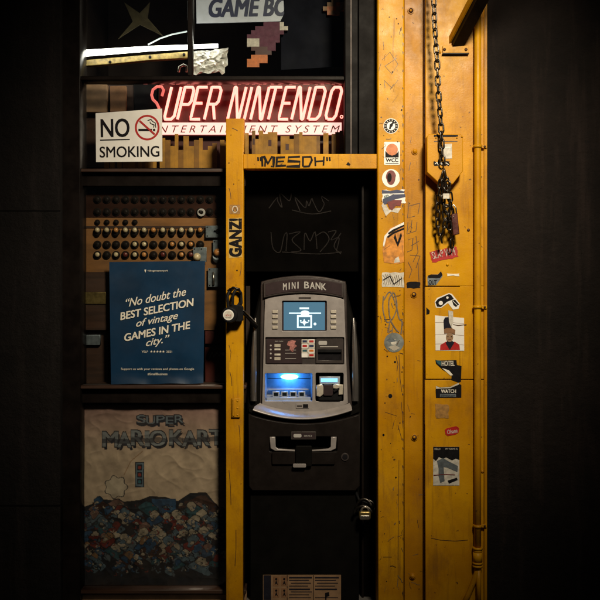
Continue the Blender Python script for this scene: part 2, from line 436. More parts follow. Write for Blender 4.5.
# ================================================================== YELLOW STEEL FRAME
YF = thing('steel_door_frame', 'scuffed yellow painted steel frame with wide column around the cash machine', 'door frame', (X(340), .0, 0))
o = MB(); o.box(226, 118.5, 243.2, 640, 0, .085, 'yel2', .0025)
o.box(243.2, 118.5, 244.2, 152, .02, .08, 'yel2', 0)
for x, y, r in ((237, 270.5, .8), (231, 135, .5), (239, 180, .4), (233, 343, .5), (236, 285, .5), (229, 163, .6)): o.disc(x, y, r, 'ink', -.0008, .001)
o.stroke([(229, 345), (231, 352), (230, 362)], .35, 'inkb', -.0009)
for q in range(3): pass
wear2 = [(230, 372, 232, 386), (239, 425, 240, 452), (229, 470, 231, 505), (236, 530, 235, 566), (232, 128, 238, 131), (229, 188, 231, 199), (241, 262, 240, 276)]
for q in wear2: o.stroke([(q[0], q[1]), ((q[0] + q[2]) / 2 + .6, (q[1] + q[3]) / 2), (q[2], q[3])], .5, 'inkb', -.001)
post = o.build('left_post', YF)
o = MB(); o.box(243.4, 154, 380, 168.6, .008, .075, 'yel', .0022)
for d_ in ([(258, 157), (258.3, 161)], [(260.5, 157), (260.8, 161)], [(262.5, 166.5), (262, 156.5), (264, 156.5), (268, 163.5), (272, 156.5), (274, 157), (273.5, 167), (271, 166)],
           [(265, 166.5), (265.5, 158.5)],
           [(285, 157.2), (277, 157.5), (276.5, 166), (286, 165.5)], [(277, 161.6), (284, 161.2)],
           [(300, 156.6), (288.5, 157.2), (288, 161), (300, 161.6), (299.5, 166.3), (286.5, 166.5)],
           [(303, 166.5), (303, 157), (311, 156.8), (312, 160), (309, 166.3), (303.3, 166.5)],
           [(315, 157), (315.5, 166)], [(315.6, 161.5), (324, 160.8)], [(324, 156.5), (323.5, 165.5)],
           [(327, 157), (327.3, 161)], [(329.5, 157), (330, 161)], [(347, 165), (348, 163.5), (350, 165)]):
    o.stroke(d_, 1.9 if len(d_) > 2 else 1.6, 'ink', .0065)
o.build('crossbar', YF)
# column face A
o = MB(); o.box(377.6, -160, 404.2, 640, -.012, .10, 'yel', .006)
YA = -.0128
for x, y, r in ((395, 362, 1.1), (390.3, 396, 2.0), (383.5, 435, 1.1), (388, 330, .5), (402, 372, .6), (385, 403, .6), (400, 423, .6)): o.disc(x, y, r, 'ink', YA, .001, ry=r * 1.05)
for pts, wd, m in (([(384, 300), (390, 292), (396, 305), (399, 318), (402, 322), (401, 334)], 1.3, 'greyink'),
                   ([(383.5, 296), (383, 310), (387, 322), (393, 318), (397, 306), (394, 293), (389, 300), (390, 318), (395, 328), (399, 332)], 1.2, 'greyink'),
                   ([(390, 322), (388, 332), (392, 330)], 1.2, 'greyink'),
                   ([(384, 349), (388, 352)], .5, 'inkb'), ([(399, 355), (400, 378), (402, 392)], .5, 'inkb'), ([(396, 356), (398, 364), (397, 371)], .6, 'inkb'),
                   ([(382, 60), (390, 52), (398, 64), (392, 74), (385, 66), (397, 58)], .35, 'inkb'), ([(384, 80), (392, 88), (398, 80)], .35, 'inkb'),
                   ([(401.5, 402), (403, 428)], .4, 'inkb'), ([(385, 412), (397, 416)], .3, 'inkb'),
                   ([(398, 425), (402, 440)], .4, 'inkb'), ([(383, 557), (392, 557)], .4, 'inkb'), ([(399, 460), (398, 560)], .4, 'inkb')):
    o.stroke(pts, wd, m, YA - .0004)
rw = random.Random(31)
def wear(mb, x0, x1, Y, n, w0=.25, w1=.6):
    for k in range(n):
        x, y = rw.uniform(x0, x1), rw.uniform(4, 596); a = rw.choice((rw.gauss(90, 12), rw.gauss(70, 30), rw.gauss(10, 20))); L = rw.uniform(1.5, 9)
        dx, dy = math.cos(R(a)) * L, -math.sin(R(a)) * L
        pts = [(min(x1, max(x0, x + dx * q + rw.uniform(-.5, .5))), y + dy * q + rw.uniform(-.5, .5)) for q in (0, .35, .7, 1)]
        if len(set(pts)) == 4: mb.stroke(pts, rw.uniform(w0, w1), rw.choice(('inkb', 'inkb', 'residue', 'greyink')), Y - k * .00001)
    for k in range(n // 2):
        x, y = rw.uniform(x0 + 1, x1 - 1), rw.uniform(4, 596); rr = rw.uniform(.25, .95); 
        mb.plate([(x + rr * rw.uniform(.5, 1.3) * math.cos(q * .9), y + rr * rw.uniform(.5, 1.3) * math.sin(q * .9)) for q in range(7)], rw.choice(('ink', 'inkb', 'rust')), Y - .0002, .0002)
wear(o, 379, 403, YA - .0006, 70)
for y in range(6, 600, 9):
    if rw.random() < .6: o.plate([(403.0 - rw.uniform(0, 1.0), y), (403.5, y + 1), (403.3, y + rw.uniform(2, 6)), (402.8 - rw.uniform(0, .8), y + 2)], 'inkb', YA - .0004, .0003)
o.build('column_face', YF)
# channel B
o = MB(); o.box(404.4, -160, 425, 640, .055, .10, 'yel3', .002)
for pts in ([(409, 202), (407.5, 218), (415, 216)], [(409, 206), (420, 203), (418, 214)], [(408, 222), (407, 234), (416, 231), (417, 222)], [(412, 220), (411, 232)],
            [(408, 240), (413, 238), (412, 250), (407, 252)], [(416, 236), (418, 252), (413, 262)], [(410, 255), (420, 256), (416, 268)],
            [(408, 262), (412, 270), (409, 278)], [(418, 262), (419, 282)], [(411, 246), (419, 241)]):
    o.stroke(pts, .6, 'inkb', .0542)
wear(o, 406, 423, .0545, 22)
o.build('column_channel', YF)
for x, y, dk in ((411, 10.5, 1), (415, 151.3, 0), (414, 294.5, 1), (414.5, 437.5, 1), (412.6, 576.5, 0)):
    b = MB(); b.disc(x, y, 3.4, 'yel3', .050, .005, .001); b.sphere(P(x, y, .049), S(2.5), 'rust' if dk else 'yel', sy=.7)
    b.sphere(P(x - .3, y - .2, .043), S(1.2), 'yel', sy=.6)
    b.build('bolt', YF)
# panel C: upper, lower, with real seams between
o = MB()
o.box(425.5, -160, 484, 285.9, .006, .05, 'yel', .002)
o.box(425.5, 286.9, 460, 379, .006, .05, 'yel', .002); o.box(460.05, 285.95, 484, 379, .0065, .05, 'yel', .0008)
o.build('upper_panel', YF)
o = MB(); o.box(425.5, 379.9, 484, 640, .006, .05, 'yel', .002)
o.stroke([(431, 538), (440, 540), (455, 541), (468, 540)], .5, 'inkb', .0048)
wear(o, 428, 482, .0056, 1)
o.build('lower_panel', YF)
o = MB(); o.box(424, -160, 487, 640, .03, .1, 'rust', 0); o.build('backing_plate', YF)
o = MB(); o.box(484.2, -160, 487.2, 640, -.004, .09, 'yel3', .001); o.build('edge_flange', YF)
# pointed plate
o = MB(); o.plate([(427, 136.5), (429, 134), (461, 134), (463, 136.5), (463, 171), (453, 184), (440, 184), (427, 172)], 'yel', -.062, .062, .003)
o.rect(434, 134.8, 458, 136.8, 'ink', -.0635, .002); o.rect(434, 141, 457.5, 141.7, 'inkb', -.0632, .002)
for x in (436, 457, 462): o.sphere(P(x, 137.5 if x < 460 else 136.6, -.064), S(1.0), 'yel', sy=.6)
pp = o.build('pointed_cover_plate', YF)
# latch plate low on the left post
o = MB(); o.box(231.5, 398, 240, 417.5, -.010, 0, 'yel2', .002)
o.box(232.5, 399.5, 234.5, 416, -.014, -.009, 'yel2', .001)
for y in (401, 408, 415): o.sphere(P(237.5, y, -.011), S(.9), 'yel2', sy=.6)
o.build('latch_plate', YF)
for x, y, m in ((447.5, 264.5, 'yel'), (440, 52, 'yel3'), (468.5, 230, 'rust'), (482.5, 471.5, 'yel4')):
    b = MB(); b.sphere(P(x, y, .004), S(1.5), m, sy=.6); b.build('rivet', YF)

# slanting support arm coming out of the column towards the street
AR = thing('support_arm', 'square steel arm slanting up from its bracket at the top of the yellow column', 'support arm', P(458, 50, 0))
o = MB()
A = P(457.5, 41, .0); B = A + Vector((.30, -1.15, .62)); dr = (B - A).normalized(); sx_ = dr.cross(Vector((0, 0, 1))).normalized(); uz = sx_.cross(dr)
def bar(mb, A, B, a, b, m):
    v = [q + sx_ * i_ * a + uz * j_ * b for q in (A, B) for i_, j_ in ((-1, -1), (1, -1), (1, 1), (-1, 1))]
    V = [mb.bm.verts.new(q) for q in v]; n = mb.mi(m)
    for q in ((0, 1, 2, 3), (7, 6, 5, 4), (0, 4, 5, 1), (1, 5, 6, 2), (2, 6, 7, 3), (3, 7, 4, 0)): mb.bm.faces.new([V[k] for k in q]).material_index = n
bar(o, A, B, .026, .026, 'frame')
o.build('arm', AR)
o = MB(); bar(o, A + sx_ * .030 + uz * .012 - dr * .02, B + sx_ * .030 + uz * .012, .0035, .014, 'yel4'); o.build('side_strip', AR)
o = MB(); o.box(443, 45.5, 469, 52.8, -.006, .006, 'yel', .001)
o.box(442.5, 53, 469, 53.9, -.012, .006, 'frame', 0)
o.build('bracket_plate', AR)
for x in (444.5, 466): b = MB(); b.sphere(P(x, 49.5, -.007), S(1.6), 'rust', sy=.7); b.build('bolt', AR)

# conduit
CP = thing('conduit_pipe', 'yellow painted conduit pipe running down the right edge of the column', 'pipe', P(478, 600, -.014))
o = MB(); o.tube([P(477.6, y, -.014) for y in (-160, 100, 300, 450, 562)], S(3.5), 'yel4', seg=20); o.build('pipe', CP)
for y in (146.5, 307, 526):
    b = MB(); b.tube([P(477.6, y - 1.5, -.014), P(477.6, y + 1.5, -.014)], S(4.4), 'yel4', seg=20)
    b.box(480, y - 1.6, 487, y + 1.6, -.012, -.002, 'yel4', .001); b.sphere(P(484.8, y, -.014), S(1.1), 'rust', sy=.7)
    b.build('pipe_clamp', CP)
b = MB()
for y0, y1, r in ((547, 549.5, 5.0), (549.5, 552, 4.5), (552, 562, 4.7), (562, 564, 5.0), (565, 567, 5.0)): b.tube([P(477.6, y0, -.014), P(477.6, y1, -.014)], S(r), 'yel4', seg=20)
b.build('coupling', CP)
b = MB(); b.tube([P(477.6, 566, -.012), P(476.5, 573, -.012), P(473, 583, -.012), P(468, 595, -.012), P(462, 607, -.01)], S(2.6), 'yel3', seg=14)
b.tube([P(478.5, 566, -.014), P(478.8, 607, -.014)], S(2.4), 'yel3', seg=14); b.build('lower_pipe', CP)

# ================================================================== ALCOVE
AL = thing('alcove_lining', 'matt black alcove lining around the cash machine with faint scratched scribbles', 'alcove', (X(310), .3, 0))
o = MB(); wbox(o, X(243.2), X(377.4), .60, .63, 0, Z(160), 'alc'); o.build('back_panel', AL)
o = MB(); wbox(o, X(243.2), X(377.4), .20, .215, Z(271.5, .20), Z(161), 'alc')
YBk = .1990
def squig(x0, y0, w_, h, n, seed):
    rnd = random.Random(seed); pts = []
    for k in range(n): pts.append((x0 + w_ * k / n + rnd.uniform(-1, 1) * w_ / n * 1.5, y0 + rnd.uniform(0, h)))
    return pts
for t_, a in enumerate([squig(272, 193, 20, 18, 7, 1), squig(296, 196, 36, 16, 12, 2), [(292, 210), (312, 214), (331, 211)],
                        [(271, 232), (273, 248), (280, 252), (284, 236), (287, 234), (286, 251)], [(289, 234), (300, 232), (292, 240), (301, 250), (291, 252)],
                        [(304, 250), (305, 233), (310, 241), (315, 232), (317, 249)], [(316, 236), (324, 232), (329, 240), (320, 252)],
                        [(328, 232), (336, 231), (331, 240), (339, 238), (336, 252)], [(341, 233), (334, 246), (341, 254)], [(282, 252), (318, 254), (342, 252)]]):
    o.stroke(a, .9, 'ghost', YBk - t_ * .0002)
o.build('upper_panel', AL)
o = MB(); wbox(o, X(243.2) - .012, X(243.2), .087, .60, 0, Z(160), 'alc'); o.build('side_panel', AL)
o = MB(); wbox(o, X(377.4), X(377.4) + .012, .10, .60, 0, Z(160), 'alc'); o.build('side_panel', AL)
o = MB(); wbox(o, X(364), X(366), .14, .16, 0, Z(169), 'frame'); wbox(o, X(366.1), X(377.4), .155, .165, 0, Z(169), 'alc'); o.build('jamb_strip', AL)
o = MB(); wbox(o, X(242), X(378.5), .078, .60, Z(166), Z(162), 'alc'); o.build('ceiling_panel', AL)

# ================================================================== CASH MACHINE
AT = thing('cash_machine', 'grey and silver cash machine with lit blue screen standing in the black alcove', 'cash machine', (X(304), .3, 0))
YFc = .115
HH = [rrect(264, 372.6, 313, 402, 1), rrect(315, 372.3, 344.2, 402, 1), rrect(268.5, 436, 338, 452, 1)]
o = MB(); wbox(o, X(251, .14), X(358, .14), .225, .56, 0, Z(322, .14), 'cab')
o.plate([(260, 290)] + arc(262, 345, 281, 276) + [(347, 290), (354, 318), (360.5, 350), (361, 412), (358, 600), (250, 600), (247, 412), (247.6, 350), (253.5, 318)], 'cab', .135, .40, .01, HH)
o.build('cabinet', AT)
o = MB()   # outer shell
o.plate([(260, 412), (260.5, 285)] + arc(261.5, 345.5, 281.5, 275.5) + [(346.5, 285), (347.5, 340), (352, 404), (352, 414), (256, 414), (257, 404)], 'shell', .1215, .05, .006, HH[:2])
o.build('shell', AT)
o = MB(); t0 = arc(263.5, 343.5, 282.5, 277.5); t1 = arc(263.5, 343.5, 298, 293)
o.plate([*t0, *reversed(t1)], 'shell', .104, .03, .003)
t0 = arc(265.5, 341.8, 284, 279.3); t1 = arc(265.5, 341.8, 296, 291.3)
o.plate([*t0, *reversed(t1)], 'panel', .102, .004, .001)
tp = o.build('header_sign', AT)
o = MB()
for wd, a, b in (('MINI', 283, 300.5), ('BANK', 304.2, 327)):
    n = len(wd); 
    for k, ch in enumerate(wd):
        xa = a + (b - a) * k / n; xb = xa + (b - a) / n * .86
        yc = 285.2 + .0045 * (((xa + xb) / 2 - 304) ** 2)
        if ch == 'I': xa, xb = xa + 1.3, xb - 1.3
        o.text(ch, xa, yc - 3.6, xb, yc + 3.2, 'steel', .1012, bold=.025)
M['lbl'] = mat('pale_grey_lettering', (.42, .40, .38), .5, bmp=0, var=.1)
o.m = [M['lbl']]
o.build('lettering', tp)
# face with openings
o = MB()
outer = [(262, 404), (263.5, 350), (265, 299.5)] + arc(265.3, 343.7, 299, 294.4)[1:-1] + [(344, 299.5), (346, 350), (348, 403)] + arc(262, 348, 404, 412)[::-1][1:-1]
holes = [rrect(282, 300.8, 326.8, 331, 1.2), rrect(265.3, 337.2, 344.2, 364.6, 1), rrect(264.8, 373.3, 312.4, 401.3, 1.5), rrect(315.6, 372.8, 343.6, 401.3, 1.5)]
o.plate(outer, 'face', .108, .012, .0015, holes)
fc = o.build('front_panel', AT)
o = MB()   # flared lower lip
bot = arc(261.5, 348.5, 403.2, 411.6, 25)
l1 = arc(253, 352, 409.5, 418.5, 25); l0 = arc(260, 349.5, 403, 411.4, 25)
def row(pts, Y): return [P(a, b, Y) for a, b in pts]
o.loft([row(l0, .109), row(arc(257.5, 350.5, 404.5, 413, 25), .098), row(arc(254.5, 351.5, 406.5, 416, 25), .074), row(l1, .058), row([(a, b + .8) for a, b in l1], .057), row([(a, b + 1.6) for a, b in l1], .07), row([(a, b + .5) for a, b in l1], .13)], 'face')
o.build('lower_lip', AT)
for sgn, xs in ((0, (250.5, 256.5)), (1, (352.2, 358.4))):     # glossy curved side trims
    o = MB(); rows = []
    for k in range(14):
        y = 318 + k * 6.4; t = k / 13; bow = math.sin(t * math.pi) * 1.2
        xa, xb = xs[0] - bow * (1 - sgn) + (0 if sgn else (1 - t) * 3.5), xs[1] + bow * sgn - ((1 - t) * 3.5 if sgn else 0)
        rows.append([P(xa + (xb - xa) * q / 6, y, .122 - .012 * math.sin(q / 6 * math.pi) - .034 * math.sin(t * math.pi)) for q in range(7)])
    o.loft(rows, 'trim'); o.build('side_trim', AT)
# screen
o = MB(); o.rect(281.6, 300.4, 327.2, 331.4, 'panel', .1195, .006); sc = o.build('screen_bezel', AT)
o = MB(); o.rect(283.6, 302, 325, 330, 'screen', .1186, .0012)
ys = .1178
for r in ((299, 307, 310, 1.6), (307.5, 312.6, 0, 0)): pass
o.rect(299.5, 307.4, 309, 309.2, 'scrw', ys, .0003); o.rect(289, 312.6, 321, 313.8, 'scrw', ys, .0003); o.disc(305, 313.2, 4.6, 'scrw', ys - .0006, .0003, ry=2.8)
o.plate([(297, 315), (312, 315), (312, 328), (297, 328)], 'scrw', ys, .0003, holes=[[(298.6, 317), (310.4, 317), (310.4, 326.6), (298.6, 326.6)]])
o.plate([(300, 322.5), (303, 321.4), (304.2, 318.6), (305.6, 321.4), (308.8, 322.5), (305.6, 323.4), (304.4, 325.8), (303, 323.4)], 'scrw', ys, .0003)
o.disc(315, 324, 1.4, 'scrw', ys); o.rect(300, 320, 301.4, 321.5, 'scrw', ys, .0003); o.rect(308, 320, 309.4, 321.5, 'scrw', ys, .0003)
o.build('screen', sc)
for x in (272.3, 330.8):
    for k in range(4):
        y = 310.2 + k * 5.25; b = MB(); b.plate(rrect(x, y, x + 5.6, y + 2.9, .6), 'button', .102, .007, .001); b.build('side_button', AT)
o = MB(); o.plate(rrect(298.6, 297.1, 311, 298.8, .6), 'shell', .1072, .001); o.build('maker_plate', AT)
# middle section
o = MB(); o.rect(264.8, 336.7, 344.6, 365.1, 'shell', .119, .004)
o.rect(266.5, 338.6, 302.3, 363.4, 'panel', .115, .005, .001)
for k, y in enumerate((345.5, 349.5, 353.5, 358)): o.disc(270.8, y, .9, 'lbl', .1142, .0006)
for y in (344, 348.4, 353.6, 357): o.rect(274.5, y, 280.5, y + (3 if y in (344, 357) else 1.8), 'button' if y in (344, 357) else 'offw', .1142, .0006)
o.text('EASY CASH', 275, 340.8, 283, 342, 'lbl', .1142)
for y in (349.8, 353, 358.4): o.rect(285, y, 296, y + .5, 'lbl', .1142, .0006)
o.build('instruction_panel', AT)
o = MB(); o.plate([(288, 341.5), (292, 340), (296, 341), (294.5, 344), (297, 346), (294, 348.5), (293, 352), (289.5, 350), (290, 346.5), (287, 345)], 'pink', .1142, .0006)
o.build('flower_decal', AT)
o = MB()
for r in range(4):
    for c_ in range(2):
        x, y = 301.6 + c_ * 6.7, 339.3 + r * 4.6
        o.rect(x, y, x + 6.3, y + 4.3, 'white' if (r + c_) % 2 else 'offw', .1128, .0008)
        if r < 3 or c_: o.rect(x + .9, y + 1, x + 5.4, y + 3.2, [['navy', 'red', 'teal'], ['red', 'navy', 'orange']][c_][r % 3], .1122, .0005)
o.build('card_stickers', AT)
o = MB(); o.plate(rrect(316, 338.6, 343.4, 363.4, .8), 'shell', .110, .008, .001, [[(318, 349.5), (341.5, 349.5), (341.5, 360.5), (318, 360.5)]])
o.rect(317.8, 349.3, 341.8, 360.7, 'ink', .1176, .001); o.rect(318, 349.6, 341.4, 352.4, 'rubber', .106, .012, .001)
o.plate(rrect(318.5, 341, 327, 345, 1), 'lbl', .109, .002, .0005); o.rect(320, 346.3, 338, 347, 'lbl', .1094, .001)
o.build('card_reader', AT)
# cavity
def tray(x0, y0, x1, y1, Ya, Yb2, m, parent, name):
    t = MB(); n = t.mi(m)
    a = [P(x, y, Ya) for x, y in ((x0, y0), (x1, y0), (x1, y1), (x0, y1))]
    b = [Vector((X(x, Ya) , Yb2, Z(y, Ya))) for x, y in ((x0 + 1.5, y0), (x1 - 1.5, y0), (x1 - 1.5, y1 - 2.5), (x0 + 1.5, y1 - 2.5))]
    VA = [t.bm.verts.new(q) for q in a]; VB = [t.bm.verts.new(q) for q in b]
    for k in range(4): t.bm.faces.new((VA[k], VA[(k + 1) % 4], VB[(k + 1) % 4], VB[k])).material_index = n
    t.bm.faces.new(VB).material_index = n
    return t
t = tray(264.9, 373.4, 312.3, 401.2, .1085, .20, 'cav', AT, '')
t.rect(268, 378, 311, 378.8, 'shell', .1985, .001)
cv = t.build('keypad_recess', AT)
for q in range(4):
    b = MB(); b.box(272.5 + q * 8.6, 391.5, 279.5 + q * 8.6, 397.2, .140, .17, 'cav', .002); b.rect(273.8 + q * 8.6, 392.6, 278.2 + q * 8.6, 396, 'clear', .1385, .001)
    b.build('key', cv)
b = MB(); b.box(266.8, 397.4, 310.6, 400.6, .125, .165, 'cav', .0015); b.box(268.5, 388.8, 309, 390.2, .172, .19, 'cav', .001); b.build('key_shelf', cv)
b = MB(); b.sphere(P(289.5, 376.8, .165), S(9.2), 'lampb', sy=.35, sz=.30, seg=24); b.build('lamp_lens', cv)
t = tray(315.7, 372.9, 343.5, 401.2, .1085, .19, 'rubber', AT, ''); dp = t.build('receipt_recess', AT)
b = MB(); b.box(319.5, 376.5, 340, 384.3, .12, .15, 'cav', .003); b.rect(321, 378.4, 337.5, 382, 'cyan', .117, .003, .001); b.build('slot_light', dp)
b = MB(); b.plate([(316.5, 385.5), (322, 384), (323.5, 387), (323.5, 394), (320, 397), (316.5, 396)], 'button', .088, .03, .003); b.build('grip', dp); b = MB()
b.plate([(343.0, 384.8), (336, 384), (333, 385.4), (333, 388.5), (338.5, 389), (338.5, 395), (343.0, 394.5)], 'button', .088, .03, .003)
b.build('grip', dp)
b = MB(); b.plate(rrect(318, 387.5, 342, 400.8, 2.5), 'rubber', .098, .05, .005); b.plate(rrect(323, 384.8, 333, 396, 2), 'panel', .09, .03, .003)
b.plate([(333.2, 390), (339.5, 387.5), (339.6, 389.2), (334, 392.4)], 'ink', .084, .008, .001); b.build('dispenser_mouth', dp)
o = MB(); o.plate(rrect(296, 403.8, 309, 408.4, .5), 'face', .1045, .005, .0008); o.rect(303, 404.2, 308.2, 407.8, 'ink', .1038, .001); o.rect(297, 405.4, 302, 406.8, 'shell', .1038, .001)
o.build('coin_slot', AT)
# lower door
o = MB()
dtop = arc(248.5, 360, 414, 423.5)
o.plate([*dtop, (360, 486), (356, 491), (252, 491), (248.5, 486)], 'door', .072, .10, .005, [rrect(269.5, 437, 337, 451.2, 1)])
dr_ = o.build('lower_door', AT)
o = MB(); o.plate([*arc(249, 359.5, 408, 421), (359.4, 412.5), *[(a, b + 3.5) for a, b in arc(249, 359.5, 408, 421)][::-1]], 'cab', .085, .06, 0); o.build('shadow_gap', AT)
t = tray(269.5, 437, 337, 451.2, .074, .155, 'cab', AT, ''); rc = t.build('handle_recess', dr_)
b = MB()
b.plate([(269.8, 437), (275.2, 437), (275.6, 447), (278, 448.8), (295, 450), (295, 451.6), (275, 451), (270.4, 448.4)], 'face', .062, .014, .0025); b.build('lit_recess_rim', dr_); b = MB()  # pale plates paint the light caught on the recess edges
b.plate([(336.6, 437), (331.2, 437), (330.8, 447), (328.4, 448.8), (312, 450), (312, 451.6), (331, 451), (336, 448.4)], 'face', .062, .014, .0025)
b.build('lit_recess_rim', dr_)
b = MB(); b.plate(rrect(272, 451.8, 335, 464.5, 1.5), 'door', .062, .01, .002); b.build('flap', dr_)
b = MB(); b.plate(rrect(295.5, 446, 312, 466.5, 1.5), 'cab', .052, .02, .003); b.plate(rrect(293, 463.8, 306, 467.6, 1), 'face', .049, .008, .001); b.build('latch', dr_)
b = MB(); b.plate(rrect(291, 431.6, 316, 439.6, .8), 'shell', .066, .006, .001); b.rect(292.2, 432.8, 314.8, 438.4, 'panel', .0655, .001); b.plate(rrect(293.5, 434, 301.5, 437.4, 1.2), 'lbl', .0645, .001); b.text('SERVICE', 304, 435, 312, 436.8, 'lbl', .0648)
b.build('door_plate', dr_)
b = MB(); b.disc(345, 457, 4, 'shell', .068, .006, .001); b.disc(345, 457, 2.6, 'ink', .0665, .002); b.build('door_lock', dr_)
o = MB(); wbox(o, X(250.5, .1), X(359, .1), .10, .139, 0, Z(491.5, .1), 'cab'); o.build('lower_cabinet', AT)
o = MB(); Yn = .0985
o.rect(263, 574.8, 341, 600.6, 'tan', Yn, .001, rot=0)
o.rect(263.5, 575.3, 271, 600, 'c_dk', Yn - .0006, .0005)
for a, b_ in ((273, 576.5), (281, 576.5), (273, 588), (281, 588)):
    o.rect(a, b_, a + 6.4, b_ + 9.6, 'c_tan', Yn - .0006, .0005)
    o.disc(a + 3.2, b_ + 2.6, 1.1, 'ink', Yn - .0012, .0004); o.plate([(a + 1.6, b_ + 8.6), (a + 3.2, b_ + 3.6), (a + 5, b_ + 8.6), (a + 3.2, b_ + 7)], 'ink', Yn - .0012, .0004)
for x0, x1 in ((289, 312), (315, 339)):
    for k in range(8):
        y = 577 + k * 2.9
        if x0 == 315 and 591 < y < 597: continue
        o.rect(x0 + (2 if k % 3 == 2 else 0), y, x1 - (k * 3 % 5), y + (1.5 if k in (0, 4) else .8), 'c_dk', Yn - .0006, .0005)
o.plate([(325, 593), (329, 592), (329.5, 596), (326.5, 597), (326.5, 600), (325.2, 600)], 'ink', Yn - .0006, .0005)
o.rect(286.9, 575, 287.5, 600.4, 'ink', Yn - .0006, .0005); o.rect(313.3, 575, 313.9, 600.4, 'ink', Yn - .0006, .0005)
tag(o.build('notice_sheet'), 'brown safety notice with pictograms and small print at the foot of the cash machine', 'notice')

# ================================================================== LOCKS
LK = thing('cable_lock', 'black cable lock with round white face hooked on the left yellow post', 'lock', P(228, 315, -.05))
o = MB()
o.tube([P(*q) for q in ((232, 314, -.03), (228, 306, -.035), (227.5, 296, -.03), (230, 289.5, -.02), (233, 288.5, .0), )], S(1.5), 'rubber')
o.tube([P(*q) for q in ((234, 313, -.02), (232.6, 305, -.035), (232.8, 296, -.035), (235, 290.5, -.03), (238.5, 289.5, -.02), (241, 293, -.01), (241.4, 303, -.012), (238, 311, -.02))], S(1.5), 'rubber')
o.tube([P(*q) for q in ((228, 291, -.02), (233, 287.5, -.035), (239, 289, -.03), (240.5, 293, -.02))], S(1.2), 'chain')
o.tube([P(*q) for q in ((231, 305, -.035), (237, 307, -.04), (240, 303, -.02))], S(1.6), 'rubber')
o.build('cable', LK)
o = MB(); o.disc(229.5, 315, 8.2, 'rubber', -.072, .06, .006); o.plate(rrect(231, 305, 243, 322, 3), 'rubber', -.055, .04, .004); o.build('lock_body', LK)
o = MB(); o.disc(228.4, 315, 5.4, 'white', -.0745, .003, .001); o.disc(228.4, 315, 4.3, 'offw', -.0752, .001); o.text('abus', 225.6, 313.7, 231.2, 316.2, 'red', -.0757); o.text('GRANIT', 225.6, 316.9, 231.2, 318, 'ink', -.0757)
o.m = o.m; o.build('lock_face', LK)
o = MB(); o.tube([P(*q) for q in ((238, 309, -.03), (243, 312, -.025), (250, 319, .02), (256, 327, .09))], S(2.2), 'rubber'); o.tube([P(*q) for q in ((239, 307.5, -.04), (245, 311.5, -.035), (252, 318.5, .01), (257, 325, .08))], S(.6), 'steel'); o.build('strap', LK)  # thin pale tube draws the highlight along the black strap

PL = thing('padlock_and_cable', 'brass padlock with looped cable hanging beside the lower cash machine door', 'padlock', P(365, 520, .06))
o = MB()
def arc3(cx, cy, rx, ry, a0, a1, Y0, Y1, n=12): return [P(x, y, Y0 + (Y1 - Y0) * k / (n - 1)) for k, (x, y) in enumerate(ell(cx, cy, rx, ry, n, a0, a1))]
o.tube(arc3(364, 512, 8.5, 13, 20, 170, .06, .08), S(1.4), 'chain'); o.tube(arc3(363, 515, 9, 9, 10, 175, .05, .07), S(1.5), 'chain')
o.tube(arc3(366, 508, 9, 8, -30, 150, .07, .09), S(1.5), 'chain'); o.tube([P(356, 492, .1), P(359, 500, .08), P(368, 503, .07), P(374, 502, .09)], S(1.4), 'rubber')
o.build('cable', PL)
o = MB(); o.tube(arc3(365, 513, 4.2, 6, 0, 180, .045, .045), S(1.1), 'steel'); o.build('shackle', PL)
o = MB(); o.plate(rrect(359, 511.5, 371, 520.5, 2.4), 'brass', .035, .03, .006); o.plate(rrect(359.6, 515.4, 370.4, 520, 1.6), 'steel', .031, .012, .003); o.m = o.m; o.build('lock_body', PL)
# cash machine power lead down the right of it
o = MB()

# ================================================================== CHAIN
CH = thing('steel_chain', 'long worn steel chain hanging in front of the yellow column, its end doubled up', 'chain', P(440, 170, -.09))
def link_mesh():
    b = MB(); L, W = .0215, .0098; pts = []
    for k in range(8): a = R(k * 180 / 7); pts.append(Vector((W * math.cos(a), 0, L - W + W * math.sin(a))))
    for k in range(8): a = R(180 + k * 180 / 7); pts.append(Vector((W * math.cos(a), 0, -L + W + W * math.sin(a))))
    b.tube(pts, .0039, 'chain', seg=8, closed=True)
    me = bpy.data.meshes.new('link'); bmesh.ops.recalc_face_normals(b.bm, faces=b.bm.faces); b.bm.to_mesh(me); me.materials.append(M['chain']); b.bm.free(); return me
LM = link_mesh(); LN = [0]
def chain(pts, jit=.0, pitch=.0335, start=0):
    pts = [Vector(p) for p in pts]; seg = [(b - a).length for a, b in zip(pts, pts[1:])]; tot = sum(seg); n = int(tot / pitch)
    for k in range(n):
        d_ = k * pitch; i_ = 0
        while i_ < len(seg) - 1 and d_ > seg[i_]: d_ -= seg[i_]; i_ += 1
        t = (pts[i_ + 1] - pts[i_]).normalized(); p = pts[i_] + t * d_
        p += Vector((random.uniform(-jit, jit), random.uniform(-jit, jit), 0))
        q = t.to_track_quat('Z', 'Y').to_matrix().to_4x4() @ Matrix.Rotation(R((52 if (k + start) % 2 else -38) + random.uniform(-14, 14)), 4, 'Z')
        o = bpy.data.objects.new('link', LM); COL.objects.link(o); o.parent = CH
        o.matrix_local = Matrix.Translation(p - ORG[CH.name]) @ q; LN[0] += 1
chain([P(433.6, -14, -.10), P(434.6, 25, -.10), P(437, 60, -.098), P(438.2, 90, -.095), P(441, 125, -.09), P(442, 150, -.088), P(443, 172, -.085)])
chain([P(442, 176, -.085), P(438.5, 196, -.07), P(437.5, 225, -.045), P(439, 246, -.03)], .001)
chain([P(445, 174, -.09), P(450, 196, -.075), P(452, 218, -.05), P(452, 246, -.03), P(452.5, 254, -.02)], .001, start=1)
chain([P(443, 184, -.095), P(443.5, 205, -.075), P(446, 222, -.065), P(441, 238, -.055), P(443, 247, -.05)], .0015)
